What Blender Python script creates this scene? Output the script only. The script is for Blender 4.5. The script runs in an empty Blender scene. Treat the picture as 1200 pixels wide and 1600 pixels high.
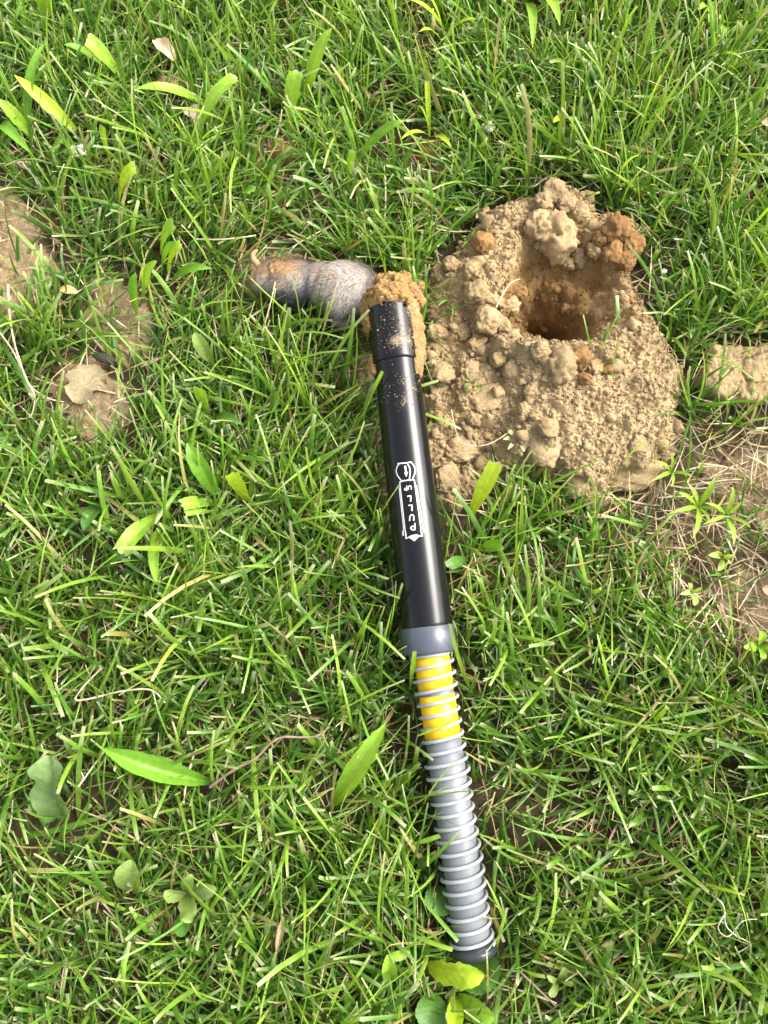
import bpy, math, random
import numpy as np
from mathutils import Vector, noise as mnoise

# ---------------------------------------------------------------- camera, sky, sun, exposure
sc = bpy.context.scene
TH = math.radians(12.5); CH = 0.83; F = 1200.0
cam_data = bpy.data.cameras.new('camera'); cam = bpy.data.objects.new('camera', cam_data)
sc.collection.objects.link(cam); sc.camera = cam
cam.location = (0, 0, CH); cam.rotation_euler = (TH, 0, 0)
cam_data.sensor_fit = 'HORIZONTAL'; cam_data.sensor_width = 36.0; cam_data.lens = 36.0 * F / 1200.0
cam_data.clip_start = 0.02; cam_data.clip_end = 500.0

SUN_EL, SUN_AZ = math.radians(43), math.radians(70)      # azimuth clockwise from +Y
world = bpy.data.worlds.new('World'); sc.world = world; world.use_nodes = True
wn = world.node_tree; wn.nodes.clear()
w_out = wn.nodes.new('ShaderNodeOutputWorld'); w_bg = wn.nodes.new('ShaderNodeBackground')
w_sky = wn.nodes.new('ShaderNodeTexSky'); w_sky.sky_type = 'NISHITA'; w_sky.sun_disc = False
w_sky.sun_elevation = SUN_EL; w_sky.sun_rotation = SUN_AZ
w_sky.air_density = 1.0; w_sky.dust_density = 6.0; w_sky.ozone_density = 1.0
w_hs = wn.nodes.new('ShaderNodeHueSaturation'); w_hs.inputs['Saturation'].default_value = 0.35
wn.links.new(w_sky.outputs[0], w_hs.inputs['Color']); wn.links.new(w_hs.outputs[0], w_bg.inputs[0])
w_bg.inputs[1].default_value = 0.15
wn.links.new(w_bg.outputs[0], w_out.inputs[0])
sun_d = bpy.data.lights.new('sun', 'SUN'); sun_d.energy = 1.15; sun_d.angle = math.radians(30); sun_d.color = (1.0, 0.95, 0.87)
sun = bpy.data.objects.new('sun', sun_d); sc.collection.objects.link(sun)
sdir = Vector((math.sin(SUN_AZ) * math.cos(SUN_EL), math.cos(SUN_AZ) * math.cos(SUN_EL), math.sin(SUN_EL)))
sun.rotation_euler = sdir.to_track_quat('Z', 'Y').to_euler(); sun.location = (2, 2, 4)
vs = sc.view_settings
vs.view_transform = 'Standard'; vs.look = 'None'; vs.gamma = 1.0; vs.exposure = 1.68; vs.use_curve_mapping = False

random.seed(7); RNG = np.random.default_rng(11)
cs, sn = math.cos(TH), math.sin(TH)

def ray(px, py):
    u = (px - 600.0) / F; v = (800.0 - py) / F
    return Vector((u, sn + v * cs, -cs + v * sn))
def P(px, py, z=0.0):                       # photo pixel -> point on the horizontal plane at height z
    d = ray(px, py); t = (CH - z) / (-d.z)
    return Vector((d.x * t, d.y * t, z))
def S(px, py, n, z=0.0):                    # n photo pixels, in metres, at that place
    d = ray(px, py); return n / F * (CH - z) / (-d.z)

# ---------------------------------------------------------------- helpers
COL = sc.collection
def link(o, parent=None):
    COL.objects.link(o)
    if parent is not None: o.parent = parent
    return o
def tag(o, label=None, cat=None, group=None, kind=None):
    if label: o['label'] = label
    if cat: o['category'] = cat
    if group: o['group'] = group
    if kind: o['kind'] = kind
    return o
def empty(name, loc):
    o = bpy.data.objects.new(name, None); o.location = loc; o.empty_display_size = 0.02
    return link(o)
def make_mesh(name, V, Fc, mat, col=None, smooth=True, uv=None):
    V = np.asarray(V, dtype=np.float32); Fc = np.asarray(Fc, dtype=np.int32)
    me = bpy.data.meshes.new(name)
    k = Fc.shape[1]; nf = len(Fc)
    me.vertices.add(len(V)); me.vertices.foreach_set('co', V.ravel())
    me.loops.add(nf * k); me.loops.foreach_set('vertex_index', Fc.ravel())
    me.polygons.add(nf); me.polygons.foreach_set('loop_start', np.arange(0, nf * k, k, dtype=np.int32))
    me.polygons.foreach_set('use_smooth', np.full(nf, smooth, dtype=bool))
    me.update(calc_edges=True); me.validate()
    if col is not None:
        a = me.color_attributes.new('Col', 'FLOAT_COLOR', 'POINT')
        c = np.ones((len(V), 4), dtype=np.float32); c[:, :col.shape[1]] = col
        a.data.foreach_set('color', c.ravel())
    if uv is not None:
        a = me.attributes.new('leafuv', 'FLOAT_VECTOR', 'POINT')
        c = np.zeros((len(V), 3), dtype=np.float32); c[:, :2] = uv
        a.data.foreach_set('vector', c.ravel())
    me.materials.append(mat)
    return me
def obj(name, V, Fc, mat, parent=None, origin=(0, 0, 0), col=None, smooth=True, uv=None, base=(0, 0, 0)):
    """mesh object from world-space vertices; origin = world place of the object's own origin,
    base = world place of its parent"""
    V = np.asarray(V, dtype=np.float64) - np.asarray(origin)
    o = bpy.data.objects.new(name, make_mesh(name, V, Fc, mat, col, smooth, uv))
    o.location = Vector(origin) - Vector(base)
    return link(o, parent)

def grid_faces(nu, nv, wrap_u=False):
    iu = np.arange(nu if wrap_u else nu - 1); iv = np.arange(nv - 1)
    a, b = np.meshgrid(iu, iv, indexing='ij'); a2 = (a + 1) % nu
    return np.stack([a * nv + b, a2 * nv + b, a2 * nv + b + 1, a * nv + b + 1], -1).reshape(-1, 4)

def _hash(ix, iy, seed):
    h = (ix.astype(np.int64) * 374761393 + iy.astype(np.int64) * 668265263 + seed * 1442695041) & 0x7fffffff
    h = ((h ^ (h >> 13)) * 1274126177) & 0x7fffffff
    return ((h ^ (h >> 16)) & 0xffff) / 65535.0
def vnoise(x, y, seed=0):
    x0 = np.floor(x); y0 = np.floor(y); fx = x - x0; fy = y - y0
    fx = fx * fx * (3 - 2 * fx); fy = fy * fy * (3 - 2 * fy)
    a = _hash(x0, y0, seed); b = _hash(x0 + 1, y0, seed); c = _hash(x0, y0 + 1, seed); d = _hash(x0 + 1, y0 + 1, seed)
    return (a * (1 - fx) + b * fx) * (1 - fy) + (c * (1 - fx) + d * fx) * fy
def fbm(x, y, seed=0, oct=4):
    s = 0; a = 0.5; t = 0
    for i in range(oct):
        s = s + a * vnoise(x, y, seed + i * 17); t += a; a *= 0.5; x = x * 2.03 + 3.1; y = y * 2.03 + 7.7
    return s / t
def sstep(a, b, x):
    t = np.clip((x - a) / (b - a), 0, 1); return t * t * (3 - 2 * t)
def poly_sd(x, y, poly):                    # signed distance, positive inside
    d = np.full(x.shape, 1e9); ins = np.zeros(x.shape, bool); n = len(poly)
    for i in range(n):
        ax, ay = poly[i]; bx, by = poly[(i + 1) % n]
        ex, ey = bx - ax, by - ay; L = ex * ex + ey * ey + 1e-12
        t = np.clip(((x - ax) * ex + (y - ay) * ey) / L, 0, 1)
        d = np.minimum(d, np.hypot(x - ax - t * ex, y - ay - t * ey))
        c = ((ay > y) != (by > y)) & (x < (bx - ax) * (y - ay) / (by - ay + 1e-12) + ax)
        ins ^= c
    return np.where(ins, d, -d)
def px_poly(pts, z=0.0):
    return [tuple(P(a, b, z)[:2]) for a, b in pts]

# ---------------------------------------------------------------- materials
def new_mat(name):
    m = bpy.data.materials.new(name); m.use_nodes = True
    nt = m.node_tree; b = nt.nodes['Principled BSDF']
    return m, nt, b
def N(nt, t, **kw):
    n = nt.nodes.new(t)
    for k, v in kw.items():
        if k in n.inputs: n.inputs[k].default_value = v
        else: setattr(n, k, v)
    return n
def mixc(nt, fac, a, b, mode='MIX'):
    n = nt.nodes.new('ShaderNodeMix'); n.data_type = 'RGBA'; n.blend_type = mode
    for sock, v in ((n.inputs[0], fac), (n.inputs[6], a), (n.inputs[7], b)):
        if isinstance(v, bpy.types.NodeSocket): nt.links.new(v, sock)
        elif isinstance(v, (int, float)): sock.default_value = v
        else: sock.default_value = (*v, 1)
    return n.outputs[2]
def ramp(nt, fac, stops):
    n = nt.nodes.new('ShaderNodeValToRGB'); nt.links.new(fac, n.inputs[0])
    e = n.color_ramp.elements
    while len(e) < len(stops): e.new(0.5)
    for i, (p, c) in enumerate(stops):
        e[i].position = p; e[i].color = (*c, 1) if len(c) == 3 else c
    return n.outputs[0]
def objco(nt): return N(nt, 'ShaderNodeTexCoord').outputs['Object']
def attr(nt, name='Col'): return N(nt, 'ShaderNodeAttribute', attribute_name=name)
def tex_noise(nt, co, scale, detail=4, rough=0.6):
    n = N(nt, 'ShaderNodeTexNoise', Scale=scale, Detail=detail, Roughness=rough); nt.links.new(co, n.inputs['Vector']); return n.outputs['Fac']
def bump(nt, h, b, strength=0.5, dist=0.001):
    n = N(nt, 'ShaderNodeBump', Strength=strength, Distance=dist); nt.links.new(h, n.inputs['Height']); nt.links.new(n.outputs[0], b.inputs['Normal'])

def mat_soil(name, use_col=True, tint=(0.40, 0.295, 0.195)):
    m, nt, b = new_mat(name); co = N(nt, 'ShaderNodeNewGeometry').outputs['Position']
    base = attr(nt).outputs['Color'] if use_col else None
    n1 = tex_noise(nt, co, 45, 5, 0.65); n2 = tex_noise(nt, co, 420, 4, 0.7); n3 = tex_noise(nt, co, 1500, 2, 0.6)
    v1 = ramp(nt, n1, [(0.3, (0.72, 0.70, 0.68)), (0.7, (1.18, 1.17, 1.15))])
    v2 = ramp(nt, n2, [(0.3, (0.72, 0.70, 0.67)), (0.68, (1.2, 1.19, 1.17))])
    v3 = ramp(nt, n3, [(0.35, (0.86, 0.85, 0.84)), (0.66, (1.12, 1.12, 1.12))])
    c = mixc(nt, 1.0, mixc(nt, 1.0, base if use_col else tint, (1.0, 1.03, 0.91), 'MULTIPLY'), v1, 'MULTIPLY'); c = mixc(nt, 1.0, c, v2, 'MULTIPLY'); c = mixc(nt, 1.0, c, v3, 'MULTIPLY')
    nt.links.new(c, b.inputs['Base Color']); b.inputs['Roughness'].default_value = 0.97; b.inputs['Specular IOR Level'].default_value = 0.15
    ad = N(nt, 'ShaderNodeMath', operation='ADD'); nt.links.new(n2, ad.inputs[0]); nt.links.new(n3, ad.inputs[1])
    bump(nt, ad.outputs[0], b, 0.9, 0.0022)
    return m
def mat_leaf(name, stripes=26.0, trans=0.38, gloss=0.42, vein=True, pinnate=False):
    m, nt, b = new_mat(name)
    a = attr(nt); col = a.outputs['Color']; co = objco(nt)
    n1 = tex_noise(nt, co, 160, 3); v1 = ramp(nt, n1, [(0.3, (0.82, 0.84, 0.8)), (0.7, (1.14, 1.12, 1.1))])
    c = mixc(nt, 1.0, col, v1, 'MULTIPLY')
    if vein:
        uv = attr(nt, 'leafuv').outputs['Vector']; sp = N(nt, 'ShaderNodeSeparateXYZ'); nt.links.new(uv, sp.inputs[0])
        mul = N(nt, 'ShaderNodeMath', operation='MULTIPLY'); mul.inputs[1].default_value = stripes; nt.links.new(sp.outputs[0], mul.inputs[0])
        if pinnate:                          # side veins leaving the midrib at a slant
            ab = N(nt, 'ShaderNodeMath', operation='ABSOLUTE'); nt.links.new(sp.outputs[0], ab.inputs[0])
            pv = N(nt, 'ShaderNodeMath', operation='MULTIPLY_ADD'); nt.links.new(ab.outputs[0], pv.inputs[0]); pv.inputs[1].default_value = -0.22; nt.links.new(sp.outputs[1], pv.inputs[2])
            nt.links.new(pv.outputs[0], mul.inputs[0])
        si = N(nt, 'ShaderNodeMath', operation='SINE'); nt.links.new(mul.outputs[0], si.inputs[0])
        v2 = ramp(nt, si.outputs[0], [(0.0, (0.94, 0.95, 0.94)), (1.0, (1.04, 1.04, 1.03))])
        c = mixc(nt, 1.0, c, v2, 'MULTIPLY')
        bump(nt, si.outputs[0], b, 0.2, 0.0002)
    nt.links.new(c, b.inputs['Base Color']); b.inputs['Roughness'].default_value = gloss; b.inputs['Specular IOR Level'].default_value = 0.35
    tr = N(nt, 'ShaderNodeBsdfTranslucent'); tc = mixc(nt, 1.0, c, (1.25, 1.2, 0.55), 'MULTIPLY'); nt.links.new(tc, tr.inputs[0])
    mx = N(nt, 'ShaderNodeMixShader'); mx.inputs[0].default_value = trans
    nt.links.new(b.outputs[0], mx.inputs[1]); nt.links.new(tr.outputs[0], mx.inputs[2])
    nt.links.new(mx.outputs[0], nt.nodes['Material Output'].inputs[0])
    return m
def mat_plain(name, c, rough=0.5, spec=0.5, nscale=60, var=0.15, bstr=0.1, metal=0.0):
    m, nt, b = new_mat(name); co = objco(nt)
    n = tex_noise(nt, co, nscale, 4); lo = tuple(x * (1 - var) for x in c); hi = tuple(x * (1 + var) for x in c)
    nt.links.new(ramp(nt, n, [(0.3, lo), (0.7, hi)]), b.inputs['Base Color'])
    b.inputs['Roughness'].default_value = rough; b.inputs['Specular IOR Level'].default_value = spec; b.inputs['Metallic'].default_value = metal
    if bstr: bump(nt, tex_noise(nt, co, nscale * 8, 3), b, bstr, 0.0004)
    return m
def mat_col(name, rough=0.8, spec=0.2, var=0.25):
    m, nt, b = new_mat(name); co = objco(nt)
    v = ramp(nt, tex_noise(nt, co, 300, 4), [(0.3, (1 - var,) * 3), (0.7, (1 + var,) * 3)])
    nt.links.new(mixc(nt, 1.0, attr(nt).outputs['Color'], v, 'MULTIPLY'), b.inputs['Base Color'])
    b.inputs['Roughness'].default_value = rough; b.inputs['Specular IOR Level'].default_value = spec
    return m

M_SOIL = mat_soil('dry_soil')
M_GRASS = mat_leaf('grass_blade', trans=0.36, gloss=0.40, vein=False)
M_LEAF = mat_leaf('broad_leaf', 19.0)
M_BROAD = mat_leaf('weed_leaf', 44.0, pinnate=True)
M_STRAW = mat_col('straw', 0.75, 0.25)
M_SKIN = mat_col('mole_skin', 0.7, 0.3, 0.12)
M_FUR = mat_col('mole_fur', 0.55, 0.4, 0.1)
M_PRINT = mat_plain('white_print', (0.62, 0.62, 0.61), 0.5, 0.4, 200, 0.04, 0)
M_YEL = mat_plain('yellow_band', (0.78, 0.47, 0.012), 0.38, 0.5, 90, 0.06, 0.03)
M_GREY = mat_plain('grey_plastic', (0.155, 0.165, 0.18), 0.45, 0.5, 90, 0.06, 0.04)
M_COLLAR = mat_plain('collar_plastic', (0.062, 0.072, 0.092), 0.28, 0.5, 90, 0.06, 0.03)
M_SPRING = mat_plain('spring_coating', (0.30, 0.32, 0.33), 0.36, 0.5, 120, 0.08, 0.05)
M_CAP = mat_plain('dark_cap', (0.022, 0.026, 0.032), 0.35, 0.5, 90, 0.1, 0.05)
M_TWIG = mat_plain('twig_bark', (0.20, 0.145, 0.10), 0.9, 0.2, 150, 0.35, 0.6)
M_WHITE = mat_plain('pale_scrap', (0.42, 0.40, 0.34), 0.85, 0.2, 200, 0.2, 0.4)
M_DARKBARK = mat_plain('dark_bark', (0.04, 0.035, 0.03), 0.6, 0.4, 250, 0.4, 0.7)

# ---------------------------------------------------------------- trap axis (needed by everything that must keep clear of it)
TA = P(608, 474, 0.070); TB = P(668, 985, 0.046)
PA = P(673, 1018, 0.0445); PB = P(738, 1473, 0.024)
R_T0, R_T1, R_COLLAR, R_PL, R_SPR, R_WIRE = 0.0236, 0.0260, 0.0277, 0.0178, 0.0203, 0.0018

# ---------------------------------------------------------------- ground
MOUND = px_poly([(664, 470), (672, 420), (700, 402), (735, 372), (748, 338), (800, 326), (845, 306), (868, 292), (900, 312), (935, 348),
                 (958, 352), (990, 362), (992, 400), (990, 440), (1003, 500), (1040, 545), (1070, 585), (1062, 630), (1052, 690), (1028, 712),
                 (1018, 748), (985, 762), (962, 748), (946, 788), (900, 782), (862, 744), (820, 738), (785, 745), (752, 748), (712, 800),
                 (682, 795), (668, 740), (662, 640), (655, 560)])
SLAB = px_poly([(1082, 600), (1086, 575), (1100, 562), (1096, 550), (1112, 546), (1136, 551), (1150, 548), (1200, 541), (1270, 545), (1290, 590),
                (1262, 634), (1200, 634), (1150, 632), (1112, 630), (1092, 618)])
PATCHES = [px_poly(p) for p in (
    [(-90, 290), (20, 296), (58, 350), (85, 420), (72, 470), (30, 505), (-60, 500)],
    [(138, 448), (165, 432), (200, 440), (228, 480), (236, 520), (212, 562), (160, 556), (128, 500)],
    [(92, 580), (150, 562), (192, 600), (200, 655), (150, 692), (105, 675), (86, 625)],
    [(380, 410), (430, 385), (470, 400), (440, 440), (400, 470), (375, 450)],
    [(402, 228), (440, 212), (468, 240), (450, 272), (405, 262)],
    [(640, 240), (668, 224), (690, 240), (686, 266), (650, 264)],
    [(545, 560), (590, 560), (600, 620), (560, 625), (530, 590)],
    [(1125, 910), (1160, 895), (1260, 905), (1260, 1010), (1180, 1000), (1130, 960)],
    [(1100, 730), (1200, 690), (1280, 700), (1280, 820), (1190, 830), (1120, 790)])]
THIN = px_poly([(930, 800), (1020, 735), (1100, 660), (1290, 640), (1290, 1060), (1130, 1030), (1010, 930)])
FRONT = px_poly([(385, 440), (420, 400), (600, 425), (600, 520), (540, 540), (400, 520)])   # flattened lawn beside the mole

def axis_coords(lo, hi, step, far, ratio=1.32):
    c = list(np.arange(lo, hi + step / 2, step)); s = step; v = c[-1]
    while v < far: s *= ratio; v += s; c.append(v)
    s = step; v = c[0]; pre = []
    while v > -far: s *= ratio; v -= s; pre.append(v)
    return np.array(pre[::-1] + c)
gx = axis_coords(-0.56, 0.56, 0.0036, 80.0); gy = axis_coords(-0.38, 0.95, 0.0036, 80.0)
GX, GY = np.meshgrid(gx, gy, indexing='ij')
d_mound = poly_sd(GX, GY, MOUND)
d_patch = np.max([poly_sd(GX, GY, p) for p in PATCHES], axis=0)
gz = (fbm(GX * 14, GY * 14, 3) - 0.5) * 0.010 + (fbm(GX * 90, GY * 90, 5) - 0.5) * 0.007
near = (np.abs(GX) < 1.2) & (GY > -0.8) & (GY < 2.2)
gz = np.where(near, gz, gz * 0.5)
pm = sstep(-0.012, 0.012, d_patch + (fbm(GX * 60, GY * 60, 9) - 0.5) * 0.03)
gz -= pm * 0.008
gz -= 0.25 * sstep(0.02, 0.05, d_mound)
thinm = sstep(-0.02, 0.03, poly_sd(GX, GY, THIN))
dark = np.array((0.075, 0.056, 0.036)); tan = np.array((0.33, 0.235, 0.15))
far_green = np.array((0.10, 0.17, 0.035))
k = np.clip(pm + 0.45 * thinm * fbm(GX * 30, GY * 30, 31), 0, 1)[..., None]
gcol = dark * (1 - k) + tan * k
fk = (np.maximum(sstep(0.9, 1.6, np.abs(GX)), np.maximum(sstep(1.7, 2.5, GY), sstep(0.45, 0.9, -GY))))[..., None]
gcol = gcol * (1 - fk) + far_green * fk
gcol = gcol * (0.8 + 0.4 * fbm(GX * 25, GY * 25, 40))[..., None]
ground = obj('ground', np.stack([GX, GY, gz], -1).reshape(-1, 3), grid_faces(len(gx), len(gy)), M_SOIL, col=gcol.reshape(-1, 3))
tag(ground, kind='structure')

# ---------------------------------------------------------------- crumbly soil heaps (height fields packed with crumbs)
def pack(h, X, Y, x0, y0, step, centers, radii, lift=0.25, flat=0.85):
    h0 = h.copy(); nx, ny = h.shape
    for (cx, cy), r in zip(centers, radii):
        i0 = int((cx - r - x0) / step); i1 = int((cx + r - x0) / step) + 2; j0 = int((cy - r - y0) / step); j1 = int((cy + r - y0) / step) + 2
        if i0 < 0 or j0 < 0 or i1 > nx or j1 > ny: continue
        sx = X[i0:i1, j0:j1] - cx; sy = Y[i0:i1, j0:j1] - cy
        a = random.random() * 3.14; e = random.uniform(0.75, 1.3)
        u = (sx * math.cos(a) + sy * math.sin(a)) * e; w = (-sx * math.sin(a) + sy * math.cos(a)) / e
        q = np.maximum(np.abs(u), np.abs(w)) * 0.35 + np.hypot(u, w) * 0.7
        dome = np.sqrt(np.clip(1 - (q / r) ** 2, 0, 1)) * r * flat
        ci = min(max(int((cx - x0) / step), 0), nx - 1); cj = min(max(int((cy - y0) / step), 0), ny - 1)
        new = 0.5 * (h0[ci, cj] + h0[i0:i1, j0:j1]) - lift * r + dome
        h[i0:i1, j0:j1] = np.where(q < r, np.maximum(h[i0:i1, j0:j1], new), h[i0:i1, j0:j1])
    return h

HC = P(844, 500, 0.0)
def hole_q(X, Y):                            # 0 at the bottom of the burrow, 1 at its rim
    dx = X - HC.x; dy = Y - HC.y
    wob = 1 + 0.22 * (fbm(X * 22, Y * 22, 77, 3) - 0.5) * 2
    rx = np.where(dx > 0, 0.104, 0.057) * wob; ry = np.where(dy > 0, 0.128, 0.052) * wob
    return np.hypot(dx / rx, dy / ry)
def mound_base(X, Y):
    d = poly_sd(X, Y, MOUND) + (fbm(X * 45, Y * 45, 51, 4) - 0.5) * 0.022
    lo = P(800, 600, 0).x
    leftlow = sstep(lo + 0.03, lo - 0.03, X) * sstep(P(0, 500, 0).y + 0.05, P(0, 500, 0).y - 0.03, Y)
    H = 0.042 * (1 - 0.62 * leftlow)
    edge = np.where(d > 0, 1 - np.exp(-np.clip(d, 0, 1) / 0.016), 0)
    h = H * edge + np.where(d < 0, np.clip(d, -0.05, 0) * 1.5, 0) - 0.004
    q = hole_q(X, Y)
    h += np.where(Y > HC.y, 0.006, 0.013) * np.exp(-((q - 1.25) / 0.28) ** 2) * sstep(0, 0.03, d)
    h += (fbm(X * 20, Y * 20, 61, 4) - 0.5) * 0.026 * sstep(0, 0.03, d)
    h += (fbm(X * 70, Y * 70, 63, 4) - 0.5) * 0.012 * sstep(0, 0.02, d)
    prof = np.clip(1 - q, 0, 1)
    dx = X - HC.x; dy = Y - HC.y
    h -= 0.095 * prof ** 1.35 + 0.060 * np.exp(-(((dx - 0.018) / 0.032) ** 2 + ((dy + 0.35 * dx) / 0.022) ** 2))
    return h, d, q
step = 0.0014
mx = np.array(MOUND); x0, y0 = mx.min(0) - 0.03; x1, y1 = mx.max(0) + 0.03
X, Y = np.meshgrid(np.arange(x0, x1, step), np.arange(y0, y1, step), indexing='ij')
hm, dm, qm = mound_base(X, Y)
# crumb packing: coarse above and left of the hole, fine grains on the lower right flank
flankc = P(955, 640, 0)
def fineness(x, y):
    return math.exp(-(((x - flankc.x) / 0.078) ** 2 + ((y - flankc.y) / 0.07) ** 2))
cen, rad = [], []
for i in range(9000):
    x = random.uniform(x0, x1); y = random.uniform(y0, y1)
    f = fineness(x, y); r = 0.0017 * (1 - random.random()) ** -0.62
    r = min(r, 0.0125 * (1 - f) + 0.0032 * f)
    if i < 7000 and r > 0.007 and random.random() < 0.5: r *= 0.5
    cen.append((x, y)); rad.append(r)
order = np.argsort(rad)[::-1]
hm = pack(hm, X, Y, x0, y0, step, [cen[i] for i in order if dm[min(int((cen[i][0] - x0) / step), X.shape[0] - 1), min(int((cen[i][1] - y0) / step), X.shape[1] - 1)] > 0.002],
          [rad[i] for i in order if dm[min(int((cen[i][0] - x0) / step), X.shape[0] - 1), min(int((cen[i][1] - y0) / step), X.shape[1] - 1)] > 0.002])
hm += (fbm(X * 420, Y * 420, 71, 2) - 0.5) * 0.0014
drytan = np.array((0.48, 0.345, 0.21)); greytan = np.array((0.40, 0.30, 0.195)); moist = np.array((0.27, 0.16, 0.075))
kk = sstep(0.35, 0.65, fbm(X * 12, Y * 12, 81))[..., None]
mcol = greytan * (1 - kk) + drytan * kk
fx = np.exp(-(((X - flankc.x) / 0.10) ** 2 + ((Y - flankc.y) / 0.09) ** 2))[..., None]
mcol = mcol * (1 - fx) + np.array((0.50, 0.365, 0.235)) * fx
orx = P(955, 445, 0)
moi = sstep(1.02, 0.6, qm + (fbm(X * 35, Y * 35, 83) - 0.5) * 0.7) * sstep(1.15, 0.55, (Y - HC.y) / 0.118)
moi = np.maximum(moi, 0.95 * np.exp(-(((X - orx.x) / 0.058) ** 2 + ((Y - orx.y) / 0.06) ** 2)) * sstep(0.2, 0.5, fbm(X * 40, Y * 40, 84)))[..., None]
mcol = mcol * (1 - moi) + moist * moi
fc = grid_faces(*X.shape); keep = (dm > -0.02).ravel()[fc].all(1)
VM = np.stack([X, Y, hm], -1).reshape(-1, 3)
def compact(V, Fc, col=None):
    used = np.zeros(len(V), bool); used[Fc.ravel()] = True
    idx = np.cumsum(used) - 1
    return V[used], idx[Fc], (None if col is None else col[used])
mound_loc = P(870, 520, 0)
mound = empty('soil_mound', mound_loc)
tag(mound, 'crumbly tan mound of dug soil around a dark burrow hole right of the tube', 'soil mound')
v_, f_, c_ = compact(VM, fc[keep], mcol.reshape(-1, 3))
obj('heap', v_, f_, M_SOIL, mound, base=mound_loc, col=c_)
def mound_z(x, y):
    i = int((x - x0) / step); j = int((y - y0) / step)
    if 0 <= i < X.shape[0] and 0 <= j < X.shape[1] and dm[i, j] > 0: return hm[i, j], mcol[i, j], dm[i, j]
    return 0.0, np.array(tan), -1.0

# clod shapes shared by all clods
import bmesh
def clod_mesh(name, seed, sub, col, rough=0.3, flat=1.0):
    bm = bmesh.new(); bmesh.ops.create_icosphere(bm, subdivisions=sub, radius=1.0)
    off = Vector((seed * 13.7, seed * 5.1, seed * 2.3))
    for v in bm.verts:
        p = v.co.normalized()
        n = mnoise.fractal(p * 1.3 + off, 0.8, 2.1, 3) * rough + mnoise.fractal(p * 4.0 + off, 0.7, 2.1, 4) * rough * 0.55
        c = mnoise.voronoi(p * 2.6 + off)[0]; n -= (0.5 - min(0.5, c[1] - c[0])) * 0.22 - 0.11; n += mnoise.fractal(p * 9.0 + off, 0.6, 2.1, 4) * 0.10
        v.co = p * (1 + n); v.co.z *= flat
    me = bpy.data.meshes.new(name); bm.to_mesh(me); bm.free()
    for p in me.polygons: p.use_smooth = True
    a = me.color_attributes.new('Col', 'FLOAT_COLOR', 'POINT')
    a.data.foreach_set('color', np.tile(np.array((*col, 1), np.float32), len(me.vertices)))
    me.materials.append(M_SOIL)
    return me
CL_BIG = [clod_mesh('clod', i + 1, 4, c, 0.33) for i, c in enumerate([(0.48, 0.345, 0.21), (0.45, 0.325, 0.20), (0.50, 0.36, 0.22), (0.42, 0.305, 0.19)])]
CL_FLAT = [clod_mesh('clod', i + 21, 4, c, 0.22, 0.42) for i, c in enumerate([(0.50, 0.365, 0.235), (0.46, 0.335, 0.22)])]
CL_OR = [clod_mesh('clod', i + 31, 4, c, 0.33) for i, c in enumerate([(0.34, 0.195, 0.09), (0.30, 0.17, 0.08)])]
CL_SM = [clod_mesh('clod', i + 41, 2, c, 0.38) for i, c in enumerate([(0.48, 0.345, 0.21), (0.44, 0.32, 0.20), (0.41, 0.29, 0.18), (0.50, 0.365, 0.225)])]
def place_clod(x, y, r, meshes, sink=0.35, z=None, parent=None, base=None, squash=1.0):
    o = bpy.data.objects.new('soil_clod', random.choice(meshes))
    zz = mound_z(x, y)[0] if z is None else z
    o.location = Vector((x, y, zz + r * (1 - sink) * squash * 0.5)) - base
    o.rotation_euler = (random.uniform(-.3, .3), random.uniform(-.3, .3), random.uniform(0, 6.28))
    o.scale = (r * random.uniform(.85, 1.2), r * random.uniform(.85, 1.15), r * random.uniform(.75, 1.0) * squash)
    return link(o, parent)
for px, py, rp, ms in [(758, 338, 13, CL_BIG), (868, 372, 34, CL_BIG), (842, 352, 20, CL_BIG), (868, 300, 18, CL_BIG), (886, 318, 15, CL_BIG), (850, 316, 14, CL_BIG), (905, 330, 13, CL_BIG),
                       (966, 358, 20, CL_OR), (988, 382, 19, CL_OR), (956, 392, 16, CL_OR), (976, 404, 15, CL_OR), (940, 372, 12, CL_OR), (755, 378, 15, CL_OR),
                       (905, 402, 14, CL_BIG), (930, 390, 12, CL_BIG), (888, 410, 10, CL_BIG), (785, 510, 15, CL_BIG), (762, 500, 17, CL_BIG), (796, 478, 14, CL_BIG), (770, 470, 13, CL_BIG), (745, 455, 18, CL_BIG), (735, 420, 15, CL_BIG),
                       (806, 578, 22, CL_FLAT), (875, 572, 26, CL_BIG), (905, 560, 18, CL_OR), (845, 548, 15, CL_BIG), (930, 572, 12, CL_BIG), (950, 575, 9, CL_OR), (915, 590, 10, CL_OR),
                       (988, 735, 37, CL_FLAT), (850, 700, 28, CL_FLAT), (1000, 694, 17, CL_FLAT), (1042, 700, 17, CL_FLAT), (858, 668, 14, CL_BIG), (760, 620, 26, CL_FLAT), (700, 600, 26, CL_FLAT), (690, 585, 18, CL_BIG),
                       (735, 580, 14, CL_BIG), (740, 655, 12, CL_BIG), (905, 750, 24, CL_FLAT), (930, 770, 20, CL_FLAT), (690, 430, 17, CL_BIG), (705, 412, 12, CL_BIG), (680, 520, 13, CL_BIG), (722, 520, 12, CL_BIG),
                       (745, 535, 15, CL_BIG), (780, 560, 12, CL_BIG), (720, 700, 22, CL_FLAT), (700, 745, 20, CL_FLAT), (820, 640, 11, CL_BIG), (830, 610, 13, CL_BIG)]:
    zh = 0.03; p = P(px, py, zh)
    for _ in range(3): zh = max(-0.02, mound_z(p.x, p.y)[0]); p = P(px, py, zh + 0.004)
    place_clod(p.x, p.y, S(px, py, rp, zh), ms, parent=mound, base=mound_loc, z=zh, sink=0.6 if ms is not CL_FLAT else 0.9)
n = 0
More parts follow.
